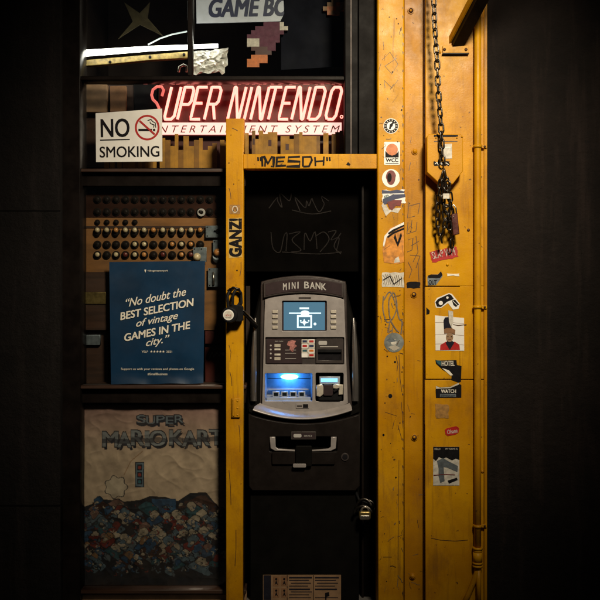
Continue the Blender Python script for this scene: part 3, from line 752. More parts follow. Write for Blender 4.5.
chain([P(448, 186, -.095), P(446.5, 204, -.085), P(449.5, 226, -.07), P(448, 240, -.06)], .0015, start=1)
o = MB(); o.plate(rrect(443, 193.5, 449.6, 198.8, .5), 'offw', -.118, .004, .001); o.build('tag', CH)
PK = thing('old_padlock', 'dark rusty padlock hanging within the doubled chain end', 'padlock', P(455, 230, -.05))
o = MB(); o.plate(rot_pts([(451.5, 214), (457.5, 213), (459.6, 234), (453, 235.5)], 0), 'rust', -.062, .022, .003)
o.m = [mat('dark_red_lock_body', (.10, .022, .015), .4, .4, var=.5, scale=60)]; o.build('lock_body', PK)
o = MB(); o.tube([P(452.5, 215, -.05), P(451.5, 208, -.05), P(453.5, 204.5, -.05), P(456, 208, -.05), P(456.5, 214, -.05)], S(.8), 'steel', seg=8); o.build('shackle', PK)

# ================================================================== STICKERS ON THE COLUMN
YS = -.0136
GRP = None
def stick(name, mb, label, cat='sticker'): return tag(mb.build(name), label, cat, 'stickers and scraps stuck on the yellow frame')
o = MB(); o.disc(391, 126, 7.6, 'white', YS); o.disc(391, 126, 7.0, 'ink', YS - .0006, .0004); o.disc(391, 126, 4.3, 'white', YS - .0012, .0004)
for k in range(14):
    a = k * 360 / 14; o.rect(391 + 5.7 * math.cos(R(a)) - .45, 126 - 5.7 * math.sin(R(a)) - .7, 391 + 5.7 * math.cos(R(a)) + .45, 126 - 5.7 * math.sin(R(a)) + .7, 'offw', YS - .0012, .0004, rot=a - 90)
o.plate([(389, 129), (389.8, 124.5), (391.6, 123), (393.2, 123.6), (392.6, 126), (391.2, 127.4), (390.6, 129.2)], 'ink', YS - .0018, .0004)
o.disc(393, 122.8, 1.0, 'ink', YS - .0024, .0004)
stick('round_sticker', o, 'small round black and white sticker, topmost on the yellow column face')
o = MB(); o.plate(rrect(384, 141.8, 400, 165, 1.2), 'white', YS); o.disc(392, 149.6, 5.9, 'orange', YS - .0006, .0004)
o.plate([(385.4, 150.5), (386.8, 152.6), (389, 154.4), (392, 155.6), (395.4, 154.4), (397.6, 152.4), (398.7, 150.5), (398.7, 157.3), (385.4, 157.3)], 'ink', YS - .0012, .0004)
o.text('WCC', 385.8, 158.3, 398.4, 162, 'ink', YS - .0006, bold=.05); o.rect(385.6, 163, 398.6, 163.7, 'ink', YS - .0006, .0004)
stick('sunset_sticker', o, 'white upright sticker with orange sun over black lettering')
o = MB(); o.disc(391, 178.3, 9, 'white', YS, ry=9.2); o.plate([(391 + (5.2 - .0 * k) * math.cos(R(k * 15)) * (1.0 if math.sin(R(k * 15)) > 0 else .86), 177.6 - 7.4 * math.sin(R(k * 15))) for k in range(24)], 'dred', YS - .0006, .0004)
o.plate(ell(389.5, 177.5, 2.2, 4.6, 18), 'ink', YS - .0012, .0004)
stick('oval_sticker', o, 'round white sticker with a dark red oval in its centre')
o = MB(); o.plate(torn(382, 190, 405, 204, 1.2), 'white', YS); o.plate([(382, 190), (390, 191), (397, 189.6), (405, 191.5), (404, 193), (394, 193.4), (382, 193.6)], 'navy', YS - .0006, .0004)
o.plate([(383, 199), (393, 194.5), (405, 194), (405.4, 197), (395, 199.4), (385, 204.5), (382.8, 203)], 'navy', YS - .0006, .0004)
o.plate([(387, 202), (394, 199.8), (402, 200), (400.5, 206), (396, 205.5), (392, 210.6), (389.5, 208)], 'dred', YS - .0012, .0006)
o.plate([(381.5, 205), (386, 204.5), (389, 210), (396, 208), (401, 208), (398, 213), (391, 211.5), (386, 216), (384, 212)], 'offw', YS + .0002, .0008)
o.text('AYO', 384, 195, 389, 198.4, 'teal', YS - .0008, bold=.04, rot=15)
stick('torn_sticker', o, 'torn navy, white and dark red sticker collage below the oval one')
o = MB(); o.plate([(384, 237), (390, 228), (404, 222.6), (404, 262), (398, 264), (384, 262.5), (382.4, 250)], 'orange', YS)
o.plate([(383, 245), (384.4, 236), (391, 228.6), (404, 222), (404, 225.6), (393, 231), (386.6, 237), (384, 247)], 'white', YS - .0006, .0004)
o.plate([(388, 233), (393, 229.4), (404, 224.6), (404, 226.2), (394, 231.2), (388.8, 234.6)], 'ink', YS - .0012, .0004)
o.plate([(387, 236.6), (393, 232), (404, 227.6), (404, 229.4), (394, 233.6), (388, 238)], 'ink', YS - .0012, .0004)
o.plate([(395, 233), (397.6, 242), (399.4, 237), (401, 232), (402, 236), (398, 247), (394, 238)], 'ink', YS - .0018, .0004)
o.plate([(394, 263), (395, 258.6), (398.6, 256.4), (400, 262)], 'offw', YS - .0008, .0004)
o.m[0] = mat('orange_sticker_print', (.68, .26, .025), .45, var=.5, scale=50, bmp=0)
stick('striped_sticker', o, 'orange sticker with white and black diagonal stripes, peeling at its edges')
o = MB(); o.plate(torn(381.8, 272.4, 403.8, 287.2, .5, 5), 'offw', YS)
for k in range(9): o.stroke([(383 + k * 2.2 + random.uniform(-.5, .5), 273.5 + random.uniform(0, 3)), (385 + k * 2.1, 280 + random.uniform(-2, 2)), (383.5 + k * 2.2, 286 + random.uniform(-2, 0))], .55, 'greyink', YS - .0006 - k * .0002)
o.stroke([(383, 280), (390, 276), (394, 284), (402, 278)], .7, 'ink', YS - .003)
stick('scribble_sticker', o, 'dirty white sticker covered in grey scribble, above the marker loops')
o = MB(); o.disc(394, 342.5, 9.8, 'disc', YS, n=40); o.disc(393.6, 342, 3.0, 'offw', YS - .0006, .0004)
o.plate([(386, 340), (391, 337.4), (397, 341), (391, 342.4)], 'greyb', YS - .0008, .0004); o.plate([(388, 347), (395, 345), (400, 348), (394, 351)], 'button', YS - .0008, .0004); o.stroke([(392, 333.4), (393, 326.5)], .9, 'greyink', YS)
stick('silver_disc_sticker', o, 'round silvery film sticker half way down the column face')
o = MB(); o.plate(torn(407, 282, 420, 288, .5, 4), 'ink', .0530); stick('black_tape', o, 'short strip of black tape above a bolt in the channel', 'tape')
o = MB(); o.rect(407.4, 110, 408.0, 110.5, 'ink', .0212)
del o
# post
o = MB(); o.plate([(228.3, 218.4), (241.8, 217.6), (242, 257), (228.8, 258.2)], 'cream', -.0012, .001)
o.m = [mat('yellowed_clear_sticker', (.62, .42, .12), .4, var=.3, scale=30, bmp=0)]
o.text('GANZ!', 216.0, 231.4, 255, 243.8, 'ink', -.0018, bold=.075, rot=90)
stick('ganz_sticker', o, 'pale sticker reading GANZ! sideways in bold black on the left post').name = 'lettered_sticker'
o = MB(); o.plate(rrect(229.5, 204.8, 240.3, 214, 1), 'residue', -.0012, .001); o.stroke(ell(235, 209.3, 2.6, 3.2, 12) + [(237.6, 209.3)], .7, 'offw', -.0016); o.stroke([(233, 211.5), (235, 207), (237, 211)], .6, 'inkb', -.0022)
stick('small_emblem_sticker', o, 'tiny worn yellow emblem sticker above the sideways lettered sticker')
# plate stickers
Yp = -.0632
o = MB(); o.plate([(443, 144.4), (451.8, 143.6), (452, 158.4), (444, 158.6)], 'offw', Yp); o.rect(445, 147, 450.5, 147.8, 'cream', Yp - .0006, .0004); stick('blank_sticker', o, 'blank off-white sticker on the pointed plate behind the chain')
o = MB(); o.plate(torn(434, 161.8, 449.5, 165.8, .8, 6), 'ink', Yp); o.stroke([(435, 164), (437, 162.4), (438.4, 165), (441, 162.6), (443, 165), (446, 162.8), (448.6, 164.6)], .7, 'cream', Yp - .0005)
stick('tag_sticker', o, 'narrow black and cream graffiti tag sticker low on the pointed plate')
# panel stickers
Yq = .0044
o = MB(); o.plate(rot_pts(torn(430.5, 249, 457.5, 260, .7, 8), 12), 'red', Yq)
o.text('SLAP', 432, 250.6, 443.5, 258, 'offw', Yq - .0006, bold=.0, rot=14); o.text('WM', 444.5, 248.4, 455, 256, 'offw', Yq - .0006, rot=10)
for k in range(6): o.stroke([(433 + k * 4, 259 - k * .7), (434.5 + k * 4, 251 - k * .6)], .7, 'dred', Yq - .0014)
stick('red_graffiti_sticker', o, 'red graffiti sticker with white letters just under the chain end')
o = MB(); o.plate([(427.4, 276.5), (431, 274.4), (438, 274.4), (441, 271.2), (442.6, 276), (439, 281), (436, 285), (427.8, 285.4)], 'greyb', Yq)
o.plate([(428, 275.5), (431, 274.4), (438, 274.6), (441, 271.2), (442.6, 275), (440, 278), (428.4, 278)], 'ink', Yq - .0006, .0004)
o.text('OUT', 428.6, 280, 437, 284.6, 'ink', Yq - .0006, bold=.03)
stick('torn_black_sticker', o, 'torn black and grey scrap of sticker just above the panel slot')
o = MB(); o.plate(torn(447, 273.6, 459, 275.8, .5, 4), 'cream', Yq); stick('paper_scrap', o, 'thin pale scrap of paper left on the yellow panel', 'paper scrap')
o = MB(); o.plate([(434.6, 302), (437, 298), (449, 293), (452, 294), (460, 304), (458.6, 308.6), (453, 309.6), (448, 303), (441, 308), (436, 307.6)], 'white', Yq)
o.plate([(435.4, 302.2), (438, 299), (449, 294), (451.2, 295), (454, 299), (447, 301.8), (441, 307), (437, 306.6)], 'ink', Yq - .0006, .0004)
o.disc(440.8, 303, 2.1, 'white', Yq - .0012, .0004); o.disc(447.4, 297.6, 1.2, 'white', Yq - .0012, .0004)
o.plate([(452, 300.5), (455, 299.6), (459, 304.4), (456, 307), (453.4, 305)], 'ink', Yq - .0006, .0004); o.stroke([(453, 301), (457.5, 305.5)], .5, 'white', Yq - .0014)
stick('splash_sticker', o, 'black and white graffiti shape sticker just below the panel slot')
o = MB(); o.plate([(426.4, 307.4), (429.8, 310.6), (429.4, 313.8), (426.4, 314.6)], 'ink', Yq); stick('black_scrap', o, 'small black scrap at the panel edge left of the portrait sticker', 'paper scrap')
# portrait sticker
o = MB(); o.plate([(435, 315.4), (464, 318), (464.2, 350.8), (435.6, 350.4)], 'white', Yq)
for y in (322.6, 334.6, 344): o.stroke([(435.2, y), (449, y - .3), (464, y + 1)], .3, 'c_rose', Yq - .0004)
o.plate([(440, 350), (440.4, 345), (446, 341.6), (450.4, 344), (454.6, 341.6), (459.4, 344.6), (460, 349.8)], 'red', Yq - .0008, .0004)
o.plate([(445.6, 343), (449.8, 350), (454.4, 342.6), (452, 340.6), (447.6, 340.6)], 'c_dk', Yq - .0014, .0004)
o.disc(449.6, 337.2, 3.6, 'tan', Yq - .002, .0004, ry=4.8)
o.plate([(444.4, 333.6), (444, 329), (447, 328), (452, 328.2), (455.4, 330), (455, 334.4), (449.8, 332.8)], 'c_tan', Yq - .0026, .0004)
o.plate([(444, 328.6), (443.6, 320.4), (445, 317.4), (448.6, 317), (450, 322), (452.4, 328.8)], 'c_dk', Yq - .0026, .0004)
for x in (448, 451.4): o.disc(x, 336.6, .5, 'ink', Yq - .0028, .0003)
o.stroke([(448.2, 339.6), (451, 339.6)], .35, 'dred', Yq - .0028)
o.plate([(448.4, 310.4), (453, 311.4), (453.4, 321), (451.6, 328), (449, 322)], 'offw', Yq - .0032, .0006)
stick('portrait_sticker', o, 'white sticker with portrait of a figure in a red jacket and tall hat')
o = MB(); o.stroke([(453, 324.6), (458, 325.6), (466.6, 324.6)], .9, 'inkb', Yq)
tag(o.build('scratch_mark'), 'brown scratch running out from behind the portrait sticker', 'scratch')
o = MB(); o.plate([(435.4, 359.6), (437.6, 360.6), (456.4, 360), (457, 365), (461.6, 366), (461, 381.6), (458.6, 382.6), (451.4, 380), (451.6, 375), (443, 370), (436, 363.6)], 'ink', Yq)
o.plate([(435.6, 360.2), (441, 360.6), (441.2, 366), (437, 363)], 'teal', Yq - .0006, .0004); o.text('HOTEL', 441.6, 360.8, 454.6, 366, 'offw', Yq - .0006, bold=.04)
o.plate([(442, 368), (449, 370.4), (453, 375), (450.6, 375.6)], 'cream', Yq - .0006, .0004)
stick('torn_teal_sticker', o, 'torn teal and black sticker directly above the panel seam')
o = MB(); o.plate([(436, 386), (441, 387.4), (450, 386.6), (459.4, 384), (461.4, 385), (461.4, 397.6), (436, 397.8), (435.6, 390.6)], 'ink', Yq); o.plate([(436, 386), (440, 387.6), (450, 387), (455, 384.6), (459, 382.6), (459, 384.4), (450, 388.2), (436, 388.8)], 'offw', Yq - .0006, .0004)
o.text('WATCH', 441, 389.4, 456, 393, 'cream', Yq - .0006, bold=.03); o.rect(440, 393.8, 456, 397, 'greyb', Yq - .0006, .0004); o.text('thewatch.com', 441, 394.5, 455, 396.4, 'ink', Yq - .0012)
stick('torn_black_label', o, 'torn black label with pale lettering directly below the panel seam')
o = MB(); o.plate(torn(436, 404.4, 449, 418, .8, 5), 'residue', Yq); stick('glue_patch', o, 'brownish patch of glue left by a removed sticker', 'glue patch')
o = MB(); o.plate(rot_pts([(445, 429), (447.4, 427.6), (457, 426.8), (459.4, 429), (458.4, 433.4), (455, 435), (447, 435.4), (445.2, 433.4)], 8), 'red', Yq); o.text('Ohana', 447, 429.2, 457.4, 433.4, 'offw', Yq - .0006, shear=.2, rot=10, bold=.01)
stick('small_red_sticker', o, 'small red rounded sticker with white script on the lower panel')
o = MB(); o.rect(433.2, 446.8, 459.4, 485.4, 'offw', Yq); o.plate([(433.2, 446.8), (459.4, 446.8), (459.4, 460), (456, 458.6), (452, 460.4), (446, 457.4), (443, 459), (439, 457), (436, 461), (433.2, 458.6)], 'ink', Yq - .0006, .0004)
o.text('HELLO', 434.6, 448, 440.4, 449.9, 'offw', Yq - .0012); o.text('MY NAME IS', 445.6, 448, 457.6, 449.8, 'offw', Yq - .0012)
o.plate([(437, 461), (443, 458), (448, 461), (458, 466), (457.4, 472), (447, 467.4), (443.6, 467), (444.6, 481), (440.4, 482.8), (438.6, 476), (438.6, 468)], 'greyb', Yq - .0012, .0004)
o.plate([(447.6, 480.6), (457, 477.6), (457.6, 480), (449, 483.6)], 'ink', Yq - .0012, .0004); o.stroke([(433.6, 475.2), (446, 474.4), (455, 474.8)], .7, 'dred', Yq - .002)
stick('name_sticker', o, 'large black and white sticker with grey strokes, lowest on the panel')

# ================================================================== SHOP WINDOW CONTENTS
# no smoking sign on the glass
NS = thing('no_smoking_sign', 'white no smoking sign with red prohibition ring on the window glass', 'sign', P(130, 162, .1))
o = MB(); o.plate([(95.5, 113.2), (162, 108.6), (162.4, 161.4), (96, 162.2)], 'white', .099, .003, .0008); o.build('board', NS)
o = MB(); o.text('NO', 100.6, 118.6, 129.6, 137.2, 'ink', .0984, bold=.022, rot=1); o.rect(100, 139.2, 129.8, 140.4, 'ink', .0986, .0004, rot=1.5)
o.text('SMOKING', 99.6, 146.2, 159.4, 157.2, 'ink', .0984, bold=.018, rot=.8); o.build('lettering', NS)
o = MB(); o.disc(147.2, 127.6, 12.4, 'red', .0986, .0004, ry=12.8, n=44, holes=[ell(147.2, 127.6, 10.4, 10.8, 40)])
o.plate(rot_pts([(137, 126.7), (157.4, 126.7), (157.4, 128.5), (137, 128.5)], -42), 'red', .0972, .0004)
o.rect(138.4, 128.8, 152, 131.2, 'ink', .0984, .0003); o.rect(153, 128.8, 155.2, 131.2, 'ink', .0984, .0003)
o.stroke([(153.6, 127.6), (154.2, 125), (150.4, 123.4), (150, 121.6)], .8, 'ink', .0982); o.stroke([(155.8, 127.6), (155.4, 123), (152.6, 121.4), (151, 119.4), (147.6, 120.6)], .8, 'ink', .0980)
o.build('prohibition_symbol', NS)
# blue poster
BP = thing('review_poster', 'blue poster with slanted white customer quote on the shop window', 'poster', P(157, 385, .1))
o = MB(); cs = [(109.2, 262), (205, 261), (203.4, 383.6), (111, 384.4)]; rows = []
for j in range(31):
    v = j / 30; r_row = []
    for i_ in range(25):
        u = i_ / 24
        x = (cs[0][0] * (1 - u) + cs[1][0] * u) * (1 - v) + (cs[3][0] * (1 - u) + cs[2][0] * u) * v
        y = (cs[0][1] * (1 - u) + cs[1][1] * u) * (1 - v) + (cs[3][1] * (1 - u) + cs[2][1] * u) * v
        yy = .098 - .001 * math.sin(u * 3.1) * v
        if v > .945: yy -= (v - .945) * .25 * (.4 + .6 * abs(math.sin(u * 7.3))); y -= (v - .945) * 10 * math.sin(u * 7.3) ** 2
        if v > .55: yy -= .0015 * math.exp(-((u - .5) ** 2 + (v - .8) ** 2) * 90)
        r_row.append(P(x, y, yy))
    rows.append(r_row)
o.loft(rows, 'pblue'); o.build('sheet', BP)
o = MB(); Yt = .0945
def ctext(t, cx, cy, w_, h, **k): o.text(t, cx - w_ / 2, cy - h / 2, cx + w_ / 2, cy + h / 2, 'cream', Yt, rot=11.2, **k)
ctext('\u201cNo doubt the', 156, 297.2, 61, 8.2, shear=.5, bold=.012)
ctext('BEST SELECTION', 157, 309.2, 76, 7.6, shear=.25, bold=.035)
ctext('of vintage', 157, 320.4, 43, 9.4, shear=.5, bold=.012)
ctext('GAMES IN THE', 157.5, 331.2, 68, 7.6, shear=.25, bold=.035)
ctext('city.\u201d', 158, 341.6, 25, 9.4, shear=.5, bold=.012)
o.text('videogamesnewyork', 147.5, 269.8, 168, 272, 'cream', Yt); o.plate([(144.4, 269.6), (146.2, 269.6), (145.8, 271.4), (145.3, 272.6), (144.8, 271.4)], 'cream', Yt, .0004)
o.text('YELP', 141.6, 350.7, 148, 352.6, 'cream', Yt); o.text('2021', 166.4, 350.7, 172, 352.6, 'cream', Yt)
for k in range(5):
    cx = 151.4 + k * 3; o.plate([(cx + (1.3 if q % 2 == 0 else .55) * math.sin(R(q * 36)), 351.6 - (1.3 if q % 2 == 0 else .55) * math.cos(R(q * 36))) for q in range(10)], 'cream', Yt, .0004)
o.text('Support us with your reviews and photos on Google', 121, 367.8, 194, 370.6, 'cream', Yt); o.text('#SmallBusiness', 147.6, 372.8, 167.4, 375.4, 'cream', Yt)
o.build('lettering', BP)

# neon sign
NE = thing('neon_sign', 'glowing red and white neon shop sign above the yellow drip-edged board', 'neon sign', P(245, 135, .27))
o = MB(); o.box(159, 80, 346, 136, .268, .285, 'redac', .001); o.m = [M['redac']]; o.build('backboard', NE)
o = MB()
GL = {'U': [[(0, 1), (0, .10), (.12, 0), (.75, 0), (1, .10), (1, 1)]], 'P': [[(0, 0), (0, 1), (.8, 1), (1, .9), (1, .56), (.8, .46), (.05, .46)]],
      'E': [[(1, 1), (0, 1), (0, 0), (1, 0)], [(.02, .5), (.85, .5)]], 'R': [[(0, 0), (0, 1), (.8, 1), (1, .9), (1, .56), (.8, .47), (.05, .47)], [(.55, .46), (1, 0)]],
      'N': [[(0, 0), (0, 1), (.12, 1), (.88, 0), (1, 0), (1, 1)]], 'I': [[(0, 0), (0, 1)]], 'T': [[(0, 0), (0, 1)], [(-.5, 1), (.5, 1)]],
      'D': [[(0, 0), (0, 1), (.75, 1), (1, .88), (1, .12), (.75, 0), (.05, 0)]], 'O': [[(.2, 0), (0, .12), (0, .88), (.2, 1), (.8, 1), (1, .88), (1, .12), (.8, 0), (.25, 0)]]}
for ch, bx_, w_ in (('U', 164, 9.5), ('P', 177.5, 9.5), ('E', 190.5, 9.5), ('R', 204.3, 10), ('N', 227.6, 11), ('I', 244.2, 0), ('N', 250.6, 11), ('T', 268.4, 12.5), ('E', 278.6, 9.5), ('N', 291.6, 11), ('D', 308.2, 10.5), ('O', 325, 10)):
    for ln in GL[ch]:
        pts = []
        for (u, v) in ln: pts.append(P(bx_ + u * w_ + v * 7.6, 119.2 - v * 32, .255))
        fine = [pts[0]]
        for q in range(1, len(pts)):
            for t_ in (.08, .5, .92, 1.0) if q < len(pts) - 1 else (.5, 1.0): fine.append(pts[q - 1].lerp(pts[q], t_))
        o.tube(fine, .0066, 'neon', seg=8)
o.tube(arc3(341.6, 116.8, 1.4, 1.4, 0, 340, .25, .25), .0022, 'neon', seg=6)
o.build('neon_letters', NE)
o = MB(); Sp = [(162, 96), (163.6, 90), (161.6, 86.6), (157, 86.6), (153, 89.6), (151.6, 95), (153, 99.6), (156.6, 103), (159, 108), (157.6, 113), (161, 114.6)]
o.tube([P(a, b, .25) for a, b in Sp], .0066, 'neonp', seg=8); o.build('neon_letter', NE)
o = MB(); o.box(160, 122.5, 341.6, 134.4, .258, .267, 'strip', .001)
o.text('ENTERTAINMENT SYSTEM', 150, 125.4, 340, 132.6, 'dred', .2572, shear=.3, track=1.5)
o.build('light_strip', NE)
# drip board: stepped pixel columns
o = MB(); rnd = random.Random(4); x = 128
while x < 345:
    wd_ = rnd.choice((3.4, 4.4, 5.2)); 
    if x < 226: top = rnd.choice((134, 136, 140, 146, 150, 143, 138))
    else: top = rnd.choice((130.5, 133, 136, 132, 139, 134)) 
    o.box(x, top, x + wd_, 168, .232, .24, rnd.choice(('gold', 'gold', 'gold2')), 0)
    if rnd.random() < .4 and x > 240: o.rect(x + .6, top + 8, x + wd_ - .6, top + 14, 'maroon', .2312, .0006)
    x += wd_ + .05
    if rnd.random() < .18: x += 3.2
for k, (a, t_) in enumerate(((104, 150), (110, 146), (117, 156), (123, 149))): o.box(a, t_, a + 5, 168, .236, .244, 'gold', 0)
tag(o.build('drip_board'), 'stepped gold board of pixel drips below the neon sign', 'board')
o = MB(); o.box(60, 85, 134, 167, .31, .33, 'wood', 0); o.box(84, 84.5, 107, 112, .26, .3, 'tan', .002); o.box(110, 86, 126, 112, .27, .30, 'c_tan', .002); o.box(137, 100, 345, 168, .31, .33, 'maroon', 0)
tag(o.build('brown_display_board'), 'brown panelled board behind the no smoking sign and drip board', 'board')
o = MB(); o.box(134, 82, 157, 112, .29, .33, 'rubber', .003); tag(o.build('black_box'), 'black box tucked behind the pale pink neon letter', 'box')

# transom: hand-held game sign
GS = thing('hanging_sign', 'pale blue sign with navy slanted lettering at the top of the window', 'sign', P(243, 22, .2))
o = MB(); o.plate([(195.6, -24), (352, -30), (352, 19.6), (196.6, 23.4)], 'ltblue', .34, .006, .001); o.build('board', GS)
o = MB(); o.text('GAME BOY', 208.5, -2.2, 303, 16.6, 'navy', .3388, bold=.05, shear=.22, rot=1.2); o.build('lettering', GS)
o = MB(); o.plate([(283, -30), (345, -30), (345, 66), (318, 68), (281, 70), (281, 20), (285, 12)], 'int', .325, .008, .001)
o.m = [mat('navy_card', (.007, .008, .014), .7, var=.4, scale=12)]
tag(o.build('dark_card'), 'dark navy card overlapping the right end of the pale sign', 'card')
def pixels(rows_, x0, y0, px, cmap, Y, name, label):
    o = MB()
    for j, r in enumerate(rows_):
        for i_, ch in enumerate(r):
            if ch in cmap: o.box(x0 + i_ * px, y0 + j * px, x0 + (i_ + 1) * px, y0 + (j + 1) * px, Y, Y + .012, cmap[ch], 0)
    return tag(o.build(name), label, 'pixel ornament', 'pixel ornaments in the top window')
pixels(["....ppppw.", "..ppppppww", ".pppppppp.", "pppppppp..", "wwwppppp..", "wwwpppp...", ".mmmmpp...", "..mmmm....", ".oooo.....", "ooooo.....", "ooo......."], 247, 22, 4.1,
       dict(p='purple', w='offw', m='maroon', o='orange'), .30, 'pixel_ornament', 'plum, white and orange stepped pixel ornament under the pale sign')
pixels(["..tt.", ".ttot", "toott", ".ott."], 323, -2, 4.2, dict(t='tan', o='orange'), .30, 'pixel_ornament', 'small tan and orange pixel ornament at the top right of the window')
# star-shaped reflection in the window, modelled as a dull olive plate
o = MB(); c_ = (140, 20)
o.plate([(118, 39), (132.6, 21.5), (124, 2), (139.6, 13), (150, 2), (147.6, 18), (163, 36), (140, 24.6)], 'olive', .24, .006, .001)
tag(o.build('star_reflection'), 'dim olive four-pointed reflection, modelled as a plate high in the left window', 'reflection')
# fluorescent tube and its bracket
FT = thing('strip_light', 'lit white fluorescent tube slanting across the upper left window', 'strip light', P(150, 60, .3))
o = MB(); o.tube([P(84, 53.2, .18), P(100, 52.2, .182), P(150, 48.6, .20), P(218, 45.8, .23)], [.0145, .014, .0115, .009], 'tube', seg=14); o.build('tube', FT)
o = MB(); o.plate([(84, 60), (192, 51), (192, 57.6), (150, 60), (110, 64), (84, 66)], 'gold', .24, .03, .002); o.m = [mat('grimy_yellow_channel', (.42, .30, .08), .5, var=.6, scale=50)]
for x, y in ((110, 62), (150, 57), (184, 54.6)): o.sphere(P(x, y, .237), S(1.6), 'ink', sy=.5)
o.build('channel', FT)
o = MB(); o.tube([P(148, 44.6, .22), P(160, 38.4, .22), P(172, 34.4, .22), P(187, 31.4, .22)], .0035, 'reflglow', seg=8); tag(o.build('curved_reflection'), 'thin dim curved reflection, modelled as a glowing arc above the strip light', 'light tube')  # glowing arc stands in for a lit reflection, not a lamp
o = MB(); o.tube([P(178.6, 72, .2), P(179.5, 67, .2), P(183.5, 64.8, .2), P(187, 66.4, .2), P(186.4, 72, .2)], .006, 'button', seg=8); tag(o.build('white_hook'), 'small curled white hook under the right end of the strip light', 'hook')
# crumpled wrap
o = MB(); rnd = random.Random(9); rows = []
for j in range(13):
    rows.append([P(193 + i_ * 2.9 + rnd.uniform(-1, 1), 52 + j * 1.9 + rnd.uniform(-.8, .8) - i_ * .3, .262 + rnd.uniform(-.012, .012)) for i_ in range(13 - (j // 4))] + [P(193 + (13 - (j // 4)) * 2.9, 52 + j * 1.9, .262)] * (j // 4))
o.loft(rows, 'wrap', smooth=False); tag(o.build('crumpled_wrap'), 'crumpled shiny plastic wrap catching light beside the strip light', 'plastic wrap')

# rack board with knobs
RB = thing('knob_board', 'brown board with rows of round dark and cream knobs behind the window', 'knob board', P(160, 300, .152))
o = MB(); o.box(62, 186, 245, 330, .154, .172, 'peg', 0); o.box(62, 186, 245, 217.5, .1515, .154, 'ledge_shade', 0); o.box(62, 226, 208, 228, .150, .154, 'wood', 0); o.box(62, 272, 110, 330, .147, .152, 'wood', 0); o.box(84, 292, 106, 304, .142, .146, 'brass', .001)
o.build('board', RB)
rnd = random.Random(11)
for j, y in enumerate((190.5, 199.5, 212, 222.2, 231.5, 244.6, 255)):
    for k in range(-1, 13):
        x = 106.6 + k * 9.35
        if x > 204 and y > 224: continue
        if j == 0: continue
        if j == 3 and k > 3: continue
        if j == 6 and k > 9: continue
        b = MB(); c = P(x, y, .142)
        r = S(3.5 if j != 3 else 2.2)
        kind = 'knobd'
        b.disc(x, y, 4.1 if j != 3 else 2.8, 'knobd', .146, .008, .002, n=16)
        if j >= 4:
            kind = rnd.choice(('knobd', 'knobc', 'knobc', 'knobo', 'knobd', 'knobr'))
        if j == 4:
            b.sphere(P(x, y + 1.8, .144), r * .95, 'knobd', sy=.6, seg=12); b.sphere(P(x, y - 1.4, .132), r * .78, ('knobo' if rnd.random() < .35 else 'knobc'), seg=10)
        else:
            b.sphere(P(x, y, .143), r * .85, 'knobd', sy=.6, seg=12)
            if kind != 'knobd' : b.sphere(P(x, y - .4, .136), r * .72, kind, sy=.6, seg=10)
        b.build('knob', RB)
o = MB(); o.disc(201.3, 212.4, 4.0, 'lbl', .137, .006, .001, holes=[ell(201.3, 212.4, 1.9, 1.9, 16)]); tag(o.build('pale_ring'), 'pale grey ring hanging against the dark upper rows of knobs', 'ring')
SP = thing('switch_plates', 'blue-grey metal switch plates at the right end of the knob board', 'switch plate', P(216, 285, .22))
for q in ((205.6, 225.6, 229, 237.6), (213, 240, 229, 256), (193, 247.4, 206.5, 262), (208, 268, 229, 287)):
    b = MB(); b.rect(*q, 'greyb', .132, .006, .001)
    for x, y in ((q[0] + 1.6, q[1] + 1.6), (q[2] - 5, q[1] + 1.6), (q[0] + 1.6, q[3] - 1.6)): b.sphere(P(x, y, .131), S(.7), 'ink', sy=.5, seg=8)
    b.build('plate', SP)
b = MB(); b.tube([P(214, 231, .128), P(222, 231, .128)], S(.7), 'ink', seg=8); b.disc(218, 231, 2.2, 'ink', .126, .005); b.build('toggle', SP)
for x, y, m in ((197, 257, 'knobc'), (217.6, 252.6, 'knobo')):
    b = MB(); b.sphere(P(x, y, .122), S(4.2), m, seg=18); b.tube([P(x, y, .131), P(x, y, .126)], S(2.2), 'knobd'); b.build('ball_knob', SP)
b = MB(); b.tube([P(213.5, 272, .128), P(213.5, 285, .126)], S(1.2), 'steel', seg=8); b.tube([P(217, 256, .128), P(217, 266, .22)], S(4.4), 'greyb', seg=14); b.build('lever', SP)
# things behind the poster's right
o = MB(); o.box(205, 288, 245, 312, .160, .200, 'maroon', .002); o.box(205, 328, 245, 344, .160, .200, 'maroon', .002); o.box(213, 312.6, 245, 327.6, .170, .200, 'wood', .002)
o.box(62, 331, 108, 384, .180, .200, 'wood', .001); o.box(62, 335, 100, 345, .160, .180, 'greyb', .001); o.box(205, 345, 245, 384, .180, .200, 'maroon', .002)
o.box(62, 286, 250, 390, .210, .230, 'int', 0)
tag(o.build('red_cabinet'), 'dark red and brown cabinet partly hidden behind the blue poster', 'cabinet')
o = MB(); o.stroke([(210, 357), (212, 352), (214, 357), (217, 352.6), (219, 356), (221, 353)], .9, 'lbl', .178); o.disc(223.2, 353.8, 1.8, 'cream', .176, .003)
tag(o.build('silver_squiggle'), 'small silvery squiggle mark on the red cabinet by the yellow post', 'mark')

